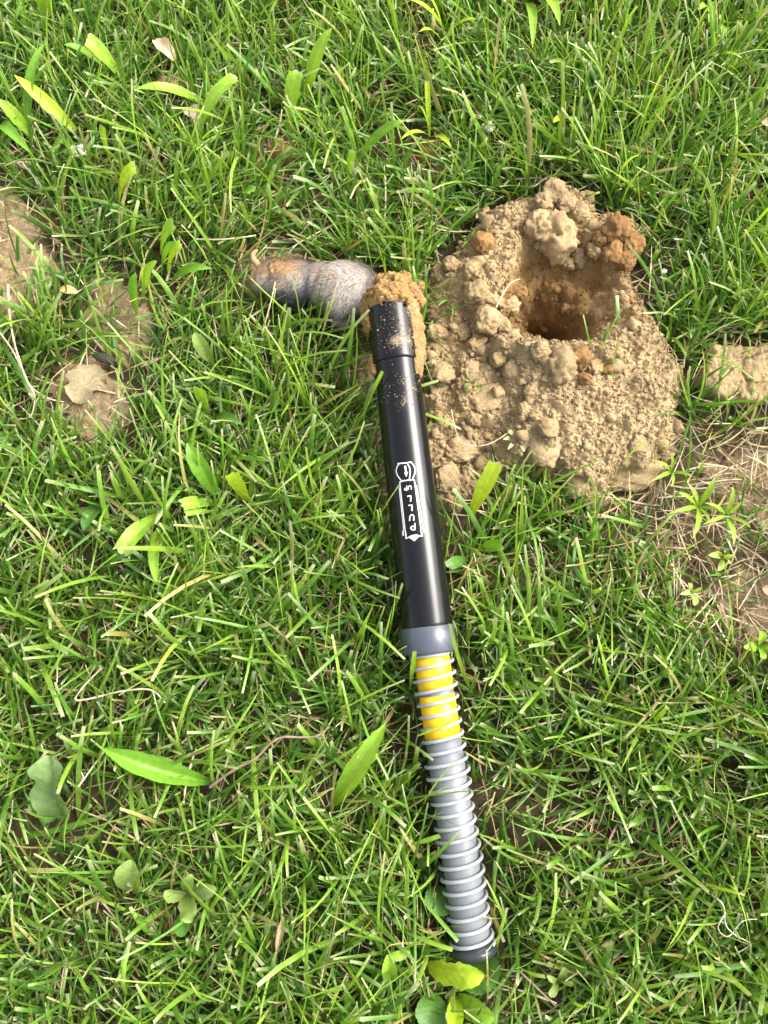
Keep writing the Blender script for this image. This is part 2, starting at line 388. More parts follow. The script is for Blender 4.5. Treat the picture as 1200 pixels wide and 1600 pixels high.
while n < 230:
    x = random.uniform(x0, x1); y = random.uniform(y0, y1); z, c, d = mound_z(x, y)
    if d < 0.004 or random.random() < fineness(x, y) * 0.9: continue
    q = float(hole_q(np.array(x), np.array(y)))
    if q < 0.9 and random.random() < 0.85: continue
    r = min(0.0022 * (1 - random.random()) ** -0.5, 0.008)
    place_clod(x, y, r, CL_OR[:1] if c[0] < 0.3 else CL_SM, parent=mound, base=mound_loc, z=z, sink=0.4); n += 1
# fine crumbs, too many to count
def crumbs(name, pts, rads, cols, parent=None, base=(0, 0, 0)):
    bm = bmesh.new(); bmesh.ops.create_icosphere(bm, subdivisions=1, radius=1.0)
    bv = np.array([v.co[:] for v in bm.verts]); bf = np.array([[v.index for v in f.verts] for f in bm.faces]); bm.free()
    n = len(pts); jit = RNG.uniform(0.65, 1.3, (n, len(bv), 1))
    ang = RNG.uniform(0, 6.28, n); ca, sa = np.cos(ang), np.sin(ang)
    B = bv[None] * jit * RNG.uniform(0.75, 1.2, (n, 1, 3))
    B = np.stack([B[..., 0] * ca[:, None] - B[..., 1] * sa[:, None], B[..., 0] * sa[:, None] + B[..., 1] * ca[:, None], B[..., 2]], -1)
    V = B * np.asarray(rads)[:, None, None] + np.asarray(pts)[:, None, :]
    Fc = (bf[None] + (np.arange(n) * len(bv))[:, None, None]).reshape(-1, 3)
    o = obj(name, V.reshape(-1, 3), Fc, M_SOIL, parent, base=base, col=np.repeat(np.asarray(cols), len(bv), 0), smooth=False)
    return tag(o, kind='stuff')
pts, rads, cols = [], [], []
while len(pts) < 10000:
    x = random.uniform(x0 - .01, x1 + .01); y = random.uniform(y0 - .01, y1 + .01); z, c, d = mound_z(x, y)
    if d < 0 and random.random() < 0.985: continue
    if float(hole_q(np.array(x), np.array(y))) < 0.8 and random.random() < 0.6: continue
    r = 0.0008 * (1 - random.random()) ** -0.45; r = min(r, 0.0028)
    pts.append((x, y, z + r * 0.4)); rads.append(r); cols.append(c * random.uniform(0.85, 1.2))
crumbs('fine_crumbs', pts, rads, cols, mound, mound_loc)

# crusted slab at the right edge
def heap(name, poly, H, st, seed, ncr, col_a, col_b, edge=0.006, rmax=0.004, cracks=0.0, und=0.35):
    pa = np.array(poly); a0, b0 = pa.min(0) - 0.015; a1, b1 = pa.max(0) + 0.015
    XX, YY = np.meshgrid(np.arange(a0, a1, st), np.arange(b0, b1, st), indexing='ij')
    d = poly_sd(XX, YY, poly) + (fbm(XX * 55, YY * 55, seed, 4) - 0.5) * (0.014 if H > 0.02 else 0.034) + (fbm(XX * 220, YY * 220, seed + 7, 3) - 0.5) * 0.006
    h = H * np.where(d > 0, 1 - np.exp(-np.clip(d, 0, 1) / edge), 0) + np.where(d < 0, np.clip(d, -.05, 0) * 3, 0) - 0.003
    h += (fbm(XX * 40, YY * 40, seed + 1) - 0.5) * und * H * sstep(0, 0.02, d)
    if cracks:
        c = np.abs(fbm(XX * 26, YY * 26, seed + 4, 3) - 0.5); h -= cracks * sstep(0.02, 0.0, c) * sstep(0, 0.01, d)
    ce, ra = [], []
    for i in range(int(190000 * (a1 - a0) * (b1 - b0))):
        x = random.uniform(a0, a1); y = random.uniform(b0, b1)
        ii = min(int((x - a0) / st), XX.shape[0] - 1); jj = min(int((y - b0) / st), XX.shape[1] - 1)
        if d[ii, jj] < 0.002: continue
        ce.append((x, y)); ra.append(min(0.0013 * (1 - random.random()) ** -0.62, rmax))
    od = np.argsort(ra)[::-1]
    h = pack(h, XX, YY, a0, b0, st, [ce[i] for i in od], [ra[i] for i in od], 0.12)
    h += (fbm(XX * 420, YY * 420, seed + 2, 2) - 0.5) * 0.0016 + (fbm(XX * 150, YY * 150, seed + 9, 3) - 0.5) * 0.004 * sstep(0, 0.01, d)
    kk = sstep(0.3, 0.7, fbm(XX * 30, YY * 30, seed + 3))[..., None]
    c = np.array(col_a) * (1 - kk) + np.array(col_b) * kk
    fcs = grid_faces(*XX.shape); kp = (d > -0.008).ravel()[fcs].all(1)
    v, f, c = compact(np.stack([XX, YY, h], -1).reshape(-1, 3), fcs[kp], c.reshape(-1, 3))
    o = pa.mean(0)
    return obj(name, v, f, M_SOIL, origin=(o[0], o[1], 0), col=c)
slab = heap('soil_slab', SLAB, 0.022, 0.0013, 200, 1500, (0.46, 0.335, 0.21), (0.50, 0.365, 0.23), 0.0014, 0.0032, 0.009, 0.14)
tag(slab, 'flat crusted tan slab of soil at the right edge of the lawn', 'soil slab')
for i, pp in enumerate(PATCHES):
    oc = i in (4, 5)
    s_ = heap('bare_soil', pp, (0.007, 0.009, 0.008, 0.008, 0.018, 0.018, 0.007, 0.008, 0.008)[i], 0.0019, 300 + i * 11, 900,
              (0.30, 0.18, 0.095) if oc else (0.36, 0.265, 0.18), (0.33, 0.21, 0.12) if oc else (0.42, 0.31, 0.205), 0.012, 0.006, 0.004)
    tag(s_, kind='structure')

# ---------------------------------------------------------------- the trap
def frame(a, b):
    d = (b - a).normalized(); e1 = Vector((1, 0, 0)); e1 = (e1 - d * e1.dot(d)).normalized(); e2 = e1.cross(d)
    if e2.z < 0: e2 = -e2
    return d, e1, e2
def lathe(prof, a, fr, seg=96, close=False):
    d, e1, e2 = (np.array(v) for v in fr); A = np.array(a)
    ph = np.linspace(0, 2 * np.pi, seg, endpoint=False)
    ring = np.cos(ph)[:, None] * e1 + np.sin(ph)[:, None] * e2
    V = np.array([A + d * s + ring * r for s, r in prof])            # (np, seg, 3)
    V = V.transpose(1, 0, 2).reshape(-1, 3)
    return V, grid_faces(seg, len(prof), True)
trap_loc = P(668, 985, 0.0)
trap = empty('mole_trap', trap_loc)
tag(trap, 'black plunger tube mole trap with grey spring and yellow bands lying on the lawn', 'mole trap')
T = frame(TA, TB); L = (TB - TA).length
def r_at(s): return R_T0 + (R_T1 - R_T0) * s / L

def mat_tube():
    m, nt, b = new_mat('black_tube_plastic'); co = objco(nt)
    # dried soil film and specks towards the mouth of the tube (place along the tube kept in an attribute)
    s = attr(nt, 'Col').outputs['Color']; sp = N(nt, 'ShaderNodeSeparateColor'); nt.links.new(s, sp.inputs[0])
    n1 = tex_noise(nt, co, 900, 3, 0.7); n2 = tex_noise(nt, co, 38, 4, 0.6)
    ad = N(nt, 'ShaderNodeMath', operation='MULTIPLY_ADD'); nt.links.new(n2, ad.inputs[0]); ad.inputs[1].default_value = 0.9; nt.links.new(sp.outputs[0], ad.inputs[2])
    ad2 = N(nt, 'ShaderNodeMath', operation='MULTIPLY_ADD'); nt.links.new(n1, ad2.inputs[0]); ad2.inputs[1].default_value = 0.9; nt.links.new(ad.outputs[0], ad2.inputs[2])
    f = ramp(nt, ad2.outputs[0], [(0.0, (0, 0, 0)), (0.60, (0, 0, 0)), (0.66, (1, 1, 1))])
    ad2.inputs[1].default_value = 0.5; ad.inputs[1].default_value = 0.35
    film = ramp(nt, tex_noise(nt, co, 90, 5, 0.7), [(0.42, (0.0, 0, 0)), (0.8, (0.14, 0.14, 0.14))])
    c = mixc(nt, film, (0.005, 0.005, 0.006), (0.024, 0.022, 0.02)); c = mixc(nt, f, c, (0.36, 0.27, 0.18))
    nt.links.new(c, b.inputs['Base Color'])
    r = ramp(nt, f, [(0, (0.19,) * 3), (1, (0.95,) * 3)]); nt.links.new(r, b.inputs['Roughness'])
    b.inputs['Specular IOR Level'].default_value = 0.32
    bump(nt, tex_noise(nt, co, 700, 3), b, 0.05, 0.0003)
    return m
M_TUBE = mat_tube()
def tube_part(name, prof, parent, seg=128):
    V, Fc = lathe(prof, TA, T, seg)
    sv = np.array([p[0] for p in prof]); sv = np.tile(sv, seg)
    phv = np.repeat(np.linspace(0, 2 * np.pi, seg, endpoint=False), len(prof))
    dirt = 0.035 * np.exp(-sv / 0.05) + 0.17 * np.exp(-((sv - 0.118) / 0.012) ** 2 - ((phv - 1.45) / 0.5) ** 2) + 0.22 * np.exp(-((sv - 0.052) / 0.011) ** 2 - ((phv - 1.35) / 0.55) ** 2)
    dirt += 0.25 * np.exp(-((phv - 0.75) / 0.3) ** 2) * np.exp(-sv / 0.06)
    c = np.stack([np.clip(dirt, 0, 1)] * 3, -1)
    return obj(name, V, Fc, M_TUBE, parent, base=trap_loc, col=c)
prof = [(0.10, 0.0205), (0.003, 0.0205), (0.002, r_at(0) - 0.0012), (0.003, r_at(0) - 0.0004)] + [(s, r_at(s)) for s in np.linspace(0.006, L - 0.002, 70)] + [(L, R_T1 - 0.002), (L, 0.012)]
tube = tube_part('tube', prof, trap)
SM = 0.068
tube_part('mouth_sleeve', [(0.004, r_at(0) - 0.001), (-0.003, r_at(0) + 0.0008), (-0.002, r_at(0) + 0.0018)] + [(s, r_at(s) + 0.0019) for s in np.linspace(0.001, SM, 24)] + [(SM + 0.0012, r_at(SM) + 0.0012), (SM + 0.0014, r_at(SM) - 0.001)], trap)
Lc = S(670, 1005, 38, 0.046)
V, Fc = lathe([(L - 0.004, R_T1 - 0.001), (L - 0.004, R_COLLAR - 0.0005), (L - 0.0034, R_COLLAR), (L + Lc - 0.004, R_COLLAR), (L + Lc - 0.002, R_COLLAR - 0.0012), (L + Lc - 0.0015, R_COLLAR - 0.003), (L + Lc - 0.0015, 0.0175), (L + Lc - 0.012, 0.0170)], TA, T)
obj('collar', V, Fc, M_COLLAR, trap, base=trap_loc)
Q = frame(PA, PB); LP = (PB - PA).length
def s_pl(py):                                # place along the plunger of a photo row
    lo, hi = -0.2, 1.2
    for _ in range(40):
        m = (lo + hi) / 2; w = PA + (PB - PA) * m + Q[2] * R_PL; rel = w - Vector((0, 0, CH))
        z = rel.dot(Vector((0, sn, -cs))); y = 800 - F * rel.dot(Vector((0, cs, sn))) / z
        if y < py: lo = m
        else: hi = m
    return lo * LP
V, Fc = lathe([(-0.03, R_PL - 0.0006), (s_pl(1160), R_PL - 0.0006), (s_pl(1160) + 0.0004, R_PL), (LP - 0.002, R_PL), (LP, R_PL - 0.001), (LP, 0.004)], PA, Q)
plunger = obj('plunger', V, Fc, M_GREY, trap, base=trap_loc)
for y0_, y1_ in ((1012, 1081), (1088, 1157)):
    a_, b_ = s_pl(y0_), s_pl(y1_)
    V, Fc = lathe([(a_, R_PL - 0.0005), (a_ + 0.0003, R_PL + 0.0001), (b_ - 0.0003, R_PL + 0.0001), (b_, R_PL - 0.0005)], PA, Q)
    obj('yellow_band', V, Fc, M_YEL, plunger)
# end cap: a dark dished flange
V, Fc = lathe([(LP - 0.003, R_PL - 0.002), (LP - 0.003, R_PL + 0.0012), (LP + 0.0015, R_PL + 0.0018), (LP + 0.0025, R_SPR + 0.0016), (LP + 0.0045, R_SPR + 0.0024), (LP + 0.0085, R_SPR + 0.0020), (LP + 0.0105, R_SPR), (LP + 0.0115, R_SPR - 0.004), (LP + 0.0115, 0.003)], PA, Q)
obj('end_cap', V, Fc, M_CAP, trap, base=trap_loc)
# spring
def sweep(path, rad, seg=10):
    path = np.asarray(path, float); n = len(path); t = np.gradient(path, axis=0); t /= np.linalg.norm(t, axis=1)[:, None]
    up = np.array((0.13, 0.21, 0.97)); a = np.cross(t, up); a /= np.linalg.norm(a, axis=1)[:, None] + 1e-9; b = np.cross(t, a)
    ph = np.linspace(0, 2 * np.pi, seg, endpoint=False); rad = np.broadcast_to(np.asarray(rad, float), (n,))
    V = path[:, None, :] + rad[:, None, None] * (np.cos(ph)[None, :, None] * a[:, None] + np.sin(ph)[None, :, None] * b[:, None])
    Fq = grid_faces(n, seg); i = np.arange(n - 1)
    Fw = np.stack([i * seg + seg - 1, (i + 1) * seg + seg - 1, (i + 1) * seg, i * seg], -1)
    return V.reshape(-1, 3), np.concatenate([Fq, Fw])
turns = 24.0; s0 = s_pl(1024); s1 = LP + 0.001
ph = np.linspace(0, turns * 2 * np.pi, int(turns * 48)); tt = ph / ph[-1]
ss = s0 + (s1 - s0) * np.clip(tt * 1.03 - 0.012, 0, 1)
d_, a1_, a2_ = (np.array(v) for v in Q)
wob = 0.0006 * np.sin(ph * 0.13)
path = np.array(PA) + ss[:, None] * d_ + (R_SPR + wob)[:, None] * (np.cos(ph + 0.6)[:, None] * a1_ + np.sin(ph + 0.6)[:, None] * a2_)
def sweep_frame_spring():
    rad_dir = np.cos(ph + 0.6)[:, None] * a1_ + np.sin(ph + 0.6)[:, None] * a2_
    c = np.linspace(0, 2 * np.pi, 10, endpoint=False)
    V = path[:, None] + R_WIRE * (np.cos(c)[None, :, None] * rad_dir[:, None] + np.sin(c)[None, :, None] * d_[None, None])
    i = np.arange(len(path) - 1)
    return V.reshape(-1, 3), np.concatenate([grid_faces(len(path), 10), np.stack([i * 10 + 9, (i + 1) * 10 + 9, (i + 1) * 10, i * 10], -1)])
V, Fc = sweep_frame_spring()
obj('spring', V, Fc, M_SPRING, trap, base=trap_loc)

# white print on the tube: emblem outline, arrow and the words PULL UP (read from the handle)
def hit(px, py):                             # photo pixel -> (place along tube, arc length round it)
    o = Vector((0, 0, CH)); dr = ray(px, py); d, e1, e2 = T
    lo = None; t = 0.4
    while t < 1.6:
        w = o + dr * t - TA; s = w.dot(d); rr = math.hypot(w.dot(e1), w.dot(e2))
        if rr < r_at(s): break
        t += 0.0002
    return s, math.atan2(w.dot(e2), w.dot(e1)) * r_at(s)
def on_tube(s, a, lift=0.00018):
    d, e1, e2 = T; r = r_at(s); f = a / r
    return TA + d * s + (e1 * math.cos(f) + e2 * math.sin(f)) * (r + lift)
def zp(p): return hit(600 + p[0] / 10.0, 700 + p[1] / 10.0)
def stroke(name, pts, wpx):
    q = [np.array(zp(p)) for p in pts]; w = wpx * 0.74 / F * 0.80 / 2
    dense = []
    for a, b in zip(q[:-1], q[1:]):
        n = max(1, int(np.linalg.norm(b - a) / 0.0012))
        dense += [a + (b - a) * i / n for i in range(n)]
    dense.append(q[-1]); D = np.array(dense); t = np.gradient(D, axis=0); t /= np.linalg.norm(t, axis=1)[:, None] + 1e-12
    nrm = np.stack([-t[:, 1], t[:, 0]], -1)
    V = []
    for p, n_ in zip(D, nrm): V += [on_tube(*(p - n_ * w)), on_tube(*p, 0.0002), on_tube(*(p + n_ * w))]
    obj(name, V, grid_faces(len(D), 3), M_PRINT, tube)
def fill(name, pts):
    q = [np.array(zp(p)) for p in pts]; c = sum(q) / len(q); ring = []
    for a, b in zip(q, q[1:] + q[:1]): ring += [a + (b - a) * i / 6 for i in range(6)]
    V = [on_tube(*c, 0.0003)]
    for f in (0.5, 1.0): V += [on_tube(*(c + (r - c) * f), 0.0003) for r in ring]
    n = len(ring); Fc = [(0, 1 + i, 1 + (i + 1) % n, 1 + (i + 1) % n) for i in range(n)]
    F3 = [(0, 1 + i, 1 + (i + 1) % n) for i in range(n)]
    for i in range(n):
        j = (i + 1) % n; F3 += [(1 + i, 1 + n + i, 1 + n + j), (1 + i, 1 + n + j, 1 + j)]
    obj(name, V, F3, M_PRINT, tube)
for pts, w in [([(212, 246), (320, 236), (434, 220)], 2.6), ([(238, 245), (203, 300), (190, 360), (212, 430), (240, 470), (266, 502)], 2.2),
               ([(420, 226), (462, 270), (489, 330), (480, 400), (448, 482)], 2.2), ([(358, 240), (394, 290), (408, 350), (405, 430), (395, 490)], 2.4),
               ([(248, 560), (250, 528), (268, 512), (292, 522), (318, 506), (345, 512), (372, 498), (400, 508), (430, 496), (466, 497), (482, 530)], 2.3),
               ([(248, 535), (345, 1405)], 2.1), ([(237, 615), (312, 1300)], 1.8), ([(474, 505), (592, 1380)], 2.1), ([(504, 578), (612, 1270)], 1.8),
               ([(335, 1412), (352, 1412), (385, 1398), (430, 1372), (500, 1358), (552, 1374), (606, 1374)], 2.3),
               ([(297, 1295), (303, 1370)], 3.6), ([(618, 1255), (624, 1325)], 3.6), ([(340, 1310), (350, 1405)], 2.6), ([(575, 1285), (598, 1375)], 2.6)]:
    stroke('printed_line', pts, w)
fill('printed_wedge', [(385, 1396), (430, 1378), (500, 1368), (556, 1378), (476, 1458)])
fill('printed_arrow', [(314, 280), (346, 278), (358, 372), (374, 376), (350, 458), (318, 388), (334, 378)])
for pts in ([(482, 1172), (484, 1276), (440, 1278), (420, 1262), (420, 1240), (436, 1224), (480, 1226)],
            [(400, 1142), (406, 1072), (424, 1042), (448, 1042), (466, 1066), (464, 1136)],
            [(384, 898), (440, 892), (438, 984)], [(364, 756), (420, 748), (416, 840)],
            [(382, 652), (380, 614), (394, 592), (414, 592), (426, 610), (428, 650)],
            [(354, 588), (362, 660), (334, 662), (320, 648), (326, 630), (356, 628)]):
    stroke('letter', pts, 2.5 if pts[0][1] > 700 else 1.9)

# soil caked on the mouth of the tube
def cake(name, s0, s1, f0, f1, th, seed, colr):
    ns, nf = 70, 50
    sg, fg = np.meshgrid(np.linspace(s0, s1, ns), np.linspace(math.radians(f0), math.radians(f1), nf), indexing='ij')
    u = (sg - s0) / (s1 - s0); w = (fg - math.radians(f0)) / math.radians(f1 - f0)
    e = np.minimum(np.minimum(u, 1 - u) * 3.2, np.minimum(w, 1 - w) * 2.6)
    n1 = fbm(sg * 130, fg * 4.5, seed, 4); n2 = fbm(sg * 700, fg * 20, seed + 3, 3)
    t = th * (np.clip(e, 0, 1) ** 0.5 * (0.35 + 1.1 * n1) - 0.32 * (1 - np.clip(e, 0, 1))) + 0.0034 * (n2 - 0.5) - 0.0006
    r = np.array([[r_at(s) for s in row] for row in sg]) + 0.0018 + t
    d, e1, e2 = (np.array(v) for v in T)
    V = np.array(TA) + sg[..., None] * d + r[..., None] * (np.cos(fg)[..., None] * e1 + np.sin(fg)[..., None] * e2)
    c = np.array(colr) * (0.8 + 0.4 * n1)[..., None]
    return obj(name, V.reshape(-1, 3), grid_faces(ns, nf), M_SOIL, trap, base=trap_loc, col=c.reshape(-1, 3))
ORANGE = (0.42, 0.25, 0.115)
cake('caked_soil', -0.012, 0.088, -35, 42, 0.0085, 5, (0.40, 0.255, 0.13))
cake('caked_soil', -0.012, 0.034, 150, 215, 0.006, 6, ORANGE)
cake('caked_soil', 0.055, 0.080, 158, 200, 0.004, 7, ORANGE)
cake('caked_soil', -0.014, 0.010, 25, 160, 0.008, 8, ORANGE)
CL_CAKE = [clod_mesh('clod', i + 61, 4, c, 0.36) for i, c in enumerate([ORANGE, (0.38, 0.23, 0.11), (0.46, 0.28, 0.14)])]
for px, py, z, rp in [(600, 452, .075, 17), (622, 447, .078, 19), (640, 456, .070, 16), (612, 440, .070, 15), (632, 438, .066, 14), (652, 470, .055, 13), (590, 464, .074, 9), (596, 441, .064, 12),
                      (652, 500, .052, 9), (655, 530, .05, 7), (655, 448, .062, 9), (615, 465, .070, 15), (638, 474, .060, 15), (600, 474, .055, 15)]:
    p = P(px, py, z); r = S(px, py, rp, z)
    o = bpy.data.objects.new('soil_lump', random.choice(CL_CAKE)); o.location = p - trap_loc
    o.rotation_euler = [random.uniform(0, 6.28) for _ in range(3)]; o.scale = (r, r * 0.9, r * 0.85); link(o, trap)
for i in range(46):
    f = math.radians(random.choice((random.gauss(5, 22), random.gauss(95, 40), random.gauss(185, 15)))); s = random.uniform(-0.012, 0.006) if 0.9 < f < 2.6 else random.uniform(-0.01, 0.075 if f < 1 else 0.03)
    r = random.uniform(0.0016, 0.0036); o = bpy.data.objects.new('soil_lump', random.choice(CL_CAKE)); o.location = on_tube(s, f * r_at(s), 0.004 + random.uniform(0, .003)) - trap_loc
    o.rotation_euler = [random.uniform(0, 6.28) for _ in range(3)]; o.scale = (r, r, r * .8); link(o, trap)
pts, rads, cols = [], [], []
for i in range(420):
    s = abs(random.gauss(0, 0.03)) if i < 200 else random.gauss(random.choice((0.05, 0.10)), 0.010)
    f = math.radians(random.gauss(80, 35)); r = min(0.00028 * (1 - random.random()) ** -0.4, 0.0011)
    if s < SM: lift = 0.0019
    else: lift = 0.0
    pts.append(tuple(on_tube(s, f * r_at(s), lift + r * 0.3))); rads.append(r); cols.append(np.array((0.44, 0.31, 0.18)) * random.uniform(.8, 1.2))
crumbs('fine_crumbs', pts, rads, cols, trap, trap_loc)

# ---------------------------------------------------------------- the mole
MOLE = [  # photo x, y, height of centre, radii along body / across / up, turn
    (540, 454, .036, .038, .033, .030, -8), (502, 445, .030, .032, .0245, .023, -4), (462, 443, .029, .035, .026, .025, 10), (428, 433, .025, .024, .0205, .020, 25),
    (548, 480, .024, .027, .021, .018, 30), (572, 462, .040, .024, .022, .020, -15), (592, 458, .046, .022, .018, .018, -15), (606, 462, .052, .016, .013, .013, 0),
    (550, 498, .013, .006, .012, .006, 20), (518, 478, .018, .012, .012, .010, 0), (470, 470, .016, .014, .011, .010, 0),
    (446, 421, .045, .013, .007, .006, -5), (436, 416, .044, .010, .006, .005, 10)]
tail_px = [(418, 426, .030), (410, 420, .031), (403, 414, .031), (397, 407, .031), (394, 400, .032), (397, 394, .033), (402, 391, .034)]
bm = bmesh.new()
from mathutils import Matrix
def blob(c, r, rot=0):
    bmesh.ops.create_icosphere(bm, subdivisions=3, radius=1.0, matrix=Matrix.Translation(c) @ Matrix.Rotation(math.radians(rot), 4, 'Z') @ Matrix.Diagonal((*r, 1)))
for px, py, z, a, b, c, rot in MOLE: blob(P(px, py, z), (a, b, c), rot)
for i, (p, q) in enumerate(zip(tail_px[:-1], tail_px[1:])):
    for k_ in range(4):
        f = k_ / 4; r = 0.0052 - 0.0031 * (i + f) / 6
        blob(P(p[0] + (q[0] - p[0]) * f, p[1] + (q[1] - p[1]) * f, p[2] + (q[2] - p[2]) * f), (r, r, r))
for i, (dx, dy) in enumerate([(-9, -4), (-11, 0), (-11, 3), (-9, 6), (-6, 8)]):      # toes of the upturned hind foot
    for k_ in range(4): blob(P(432 + dx * k_ / 4, 415 + dy * k_ / 4, .046), (.0021, .0018, .0018))
for a_ in (-58, -28, 0, 26, 52):                                                       # broad front paw, five digits
    for k_ in range(6):
        f = k_ / 5; ln = 11 + 4 * math.cos(math.radians(a_ * 1.5))
        blob(P(604 + math.sin(math.radians(a_)) * ln * f, 461 - math.cos(math.radians(a_)) * ln * f, .099 - .006 * f), (.0026 - .0009 * f,) * 3)
blob(P(604, 463, .090), (.010, .009, .010))
me0 = bpy.data.meshes.new('m'); bm.to_mesh(me0); bm.free()
tmp = bpy.data.objects.new('tmp', me0); COL.objects.link(tmp)
md = tmp.modifiers.new('r', 'REMESH'); md.mode = 'VOXEL'; md.voxel_size = 0.0012
md = tmp.modifiers.new('s', 'SMOOTH'); md.factor = 0.5; md.iterations = 3
me1 = bpy.data.meshes.new_from_object(tmp.evaluated_get(bpy.context.evaluated_depsgraph_get())); bpy.data.objects.remove(tmp)
me1.calc_loop_triangles()
nv = len(me1.vertices); mv = np.zeros(nv * 3, np.float32); me1.vertices.foreach_get('co', mv); mv = mv.reshape(-1, 3)
nt_ = len(me1.loop_triangles); mt = np.zeros(nt_ * 3, np.int32); me1.loop_triangles.foreach_get('vertices', mt); mt = mt.reshape(-1, 3)
def proj(V):
    r = V - np.array((0, 0, CH)); z = r @ np.array((0, sn, -cs))
    return np.stack([600 + F * r[:, 0] / z, 800 - F * (r @ np.array((0, cs, sn))) / z], -1)
def bare_mask(V):                            # tail, feet: skin without fur
    p = proj(V); t = np.zeros(len(V), bool)
    t |= p[:, 0] < 408 + (p[:, 1] - 414) * -0.3
    t |= (p[:, 0] > 588) & (V[:, 2] > 0.078)
    t |= (np.hypot((p[:, 0] - 550) / 6, (p[:, 1] - 504) / 8) < 1)
    return t
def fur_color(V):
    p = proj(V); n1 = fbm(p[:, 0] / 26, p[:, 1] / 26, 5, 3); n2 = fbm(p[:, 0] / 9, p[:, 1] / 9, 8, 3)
    light = np.array((0.47, 0.415, 0.37)); mid = np.array((0.29, 0.24, 0.20)); slate_and_crease = np.array((0.055, 0.058, 0.065)); tan_ = np.array((0.44, 0.27, 0.13))
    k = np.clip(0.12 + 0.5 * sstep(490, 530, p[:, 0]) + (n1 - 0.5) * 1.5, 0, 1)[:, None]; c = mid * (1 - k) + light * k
    for cx, cy, sx, sy, a in ((452, 464, 26, 15, 1.8), (480, 455, 8, 28, 1.5), (508, 478, 9, 14, .85), (560, 496, 30, 7, .8), (470, 418, 20, 6, .5), (430, 440, 12, 14, .45)):  # dark slate fur bands, plus shade of the waist crease painted into the fur
        g = a * np.exp(-((p[:, 0] - cx) / sx) ** 2 - ((p[:, 1] - cy) / sy) ** 2) * (0.5 + n2); g = np.clip(g, 0, 1)[:, None]; c = c * (1 - g) + slate_and_crease * g
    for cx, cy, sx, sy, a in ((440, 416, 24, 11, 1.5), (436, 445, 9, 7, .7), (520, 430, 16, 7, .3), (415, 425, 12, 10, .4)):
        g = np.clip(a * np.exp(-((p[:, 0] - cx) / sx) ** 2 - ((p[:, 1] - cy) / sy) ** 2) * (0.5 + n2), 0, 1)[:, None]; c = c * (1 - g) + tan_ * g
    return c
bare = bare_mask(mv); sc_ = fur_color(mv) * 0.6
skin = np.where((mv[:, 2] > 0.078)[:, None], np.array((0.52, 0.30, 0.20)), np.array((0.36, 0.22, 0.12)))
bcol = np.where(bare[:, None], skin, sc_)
mole_loc = P(490, 450, 0.0)
mole = empty('dead_mole', mole_loc)
tag(mole, 'dead grey furred mole with tan tail, its head caught in the tube mouth', 'mole')
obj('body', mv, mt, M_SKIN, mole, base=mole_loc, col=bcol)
tri = mv[mt]; nrm = np.cross(tri[:, 1] - tri[:, 0], tri[:, 2] - tri[:, 0]); area = np.linalg.norm(nrm, axis=1); nrm /= area[:, None] + 1e-12
NS = 36000
pick = RNG.choice(len(tri), NS, p=area / area.sum()); r1 = np.sqrt(RNG.random(NS)); r2 = RNG.random(NS)
root = tri[pick, 0] * (1 - r1)[:, None] + tri[pick, 1] * (r1 * (1 - r2))[:, None] + tri[pick, 2] * (r1 * r2)[:, None]; nn = nrm[pick]
ok = ~bare_mask(root) & (root[:, 2] > 0.004); root = root[ok]; nn = nn[ok]; NS = len(root)
pr = proj(root); th_ = (fbm(pr[:, 0] / 30, pr[:, 1] / 30, 55, 2) - 0.5) * 2.2 + math.radians(215)
flow = np.stack([np.cos(th_), np.sin(th_), np.zeros(NS)], -1)
flow -= nn * (flow * nn).sum(1)[:, None]
dirn = flow + nn * RNG.uniform(0.25, 0.6, (NS, 1)) + RNG.normal(0, 0.16, (NS, 3)); dirn /= np.linalg.norm(dirn, axis=1)[:, None]
ln = RNG.uniform(0.0035, 0.0075, (NS, 1)); side = np.cross(dirn, nn); side /= np.linalg.norm(side, axis=1)[:, None] + 1e-9; wd = RNG.uniform(0.00012, 0.00026, (NS, 1))
p1 = root + dirn * ln * 0.5; p2 = root + dirn * ln - nn * ln * 0.18
FV = np.stack([root - side * wd, root + side * wd, p1 + side * wd * 0.8, p1 - side * wd * 0.8, p2], 1).reshape(-1, 3)
b_ = np.arange(NS)[:, None] * 5
FT = np.concatenate([b_ + np.array([[0, 1, 2]]), b_ + np.array([[0, 2, 3]]), b_ + np.array([[3, 2, 4]])])
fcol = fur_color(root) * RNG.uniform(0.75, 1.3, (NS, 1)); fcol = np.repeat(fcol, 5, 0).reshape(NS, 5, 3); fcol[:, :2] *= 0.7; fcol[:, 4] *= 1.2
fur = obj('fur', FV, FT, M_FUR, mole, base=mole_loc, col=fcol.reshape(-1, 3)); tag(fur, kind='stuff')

# ---------------------------------------------------------------- things grass has to keep clear of
CAPS = [(TA, TB, R_COLLAR + 0.001), (PA, PB, R_SPR + 0.003)]
for a_, b_i in ((0, 1), (1, 2), (2, 3)):
    m_, n_ = MOLE[a_], MOLE[b_i]; CAPS.append((P(*m_[:3]), P(*n_[:3]), 0.024))
CAPS.append((P(592, 458, .046), P(640, 455, .06), 0.02))
def clear(path):                             # path (n, k, 3) -> True where no point enters an obstacle
    ok = np.ones(len(path), bool)
    for a, b, r in CAPS:
        a = np.array(a); b = np.array(b); e = b - a; t = np.clip(((path - a) @ e) / (e @ e), 0, 1)
        d = np.linalg.norm(path - a - t[..., None] * e, axis=-1); ok &= (d > r).all(1)
        dxy = np.linalg.norm((path - a - t[..., None] * e)[..., :2], axis=-1); ok &= dxy[:, 0] > r * 0.75
    return ok

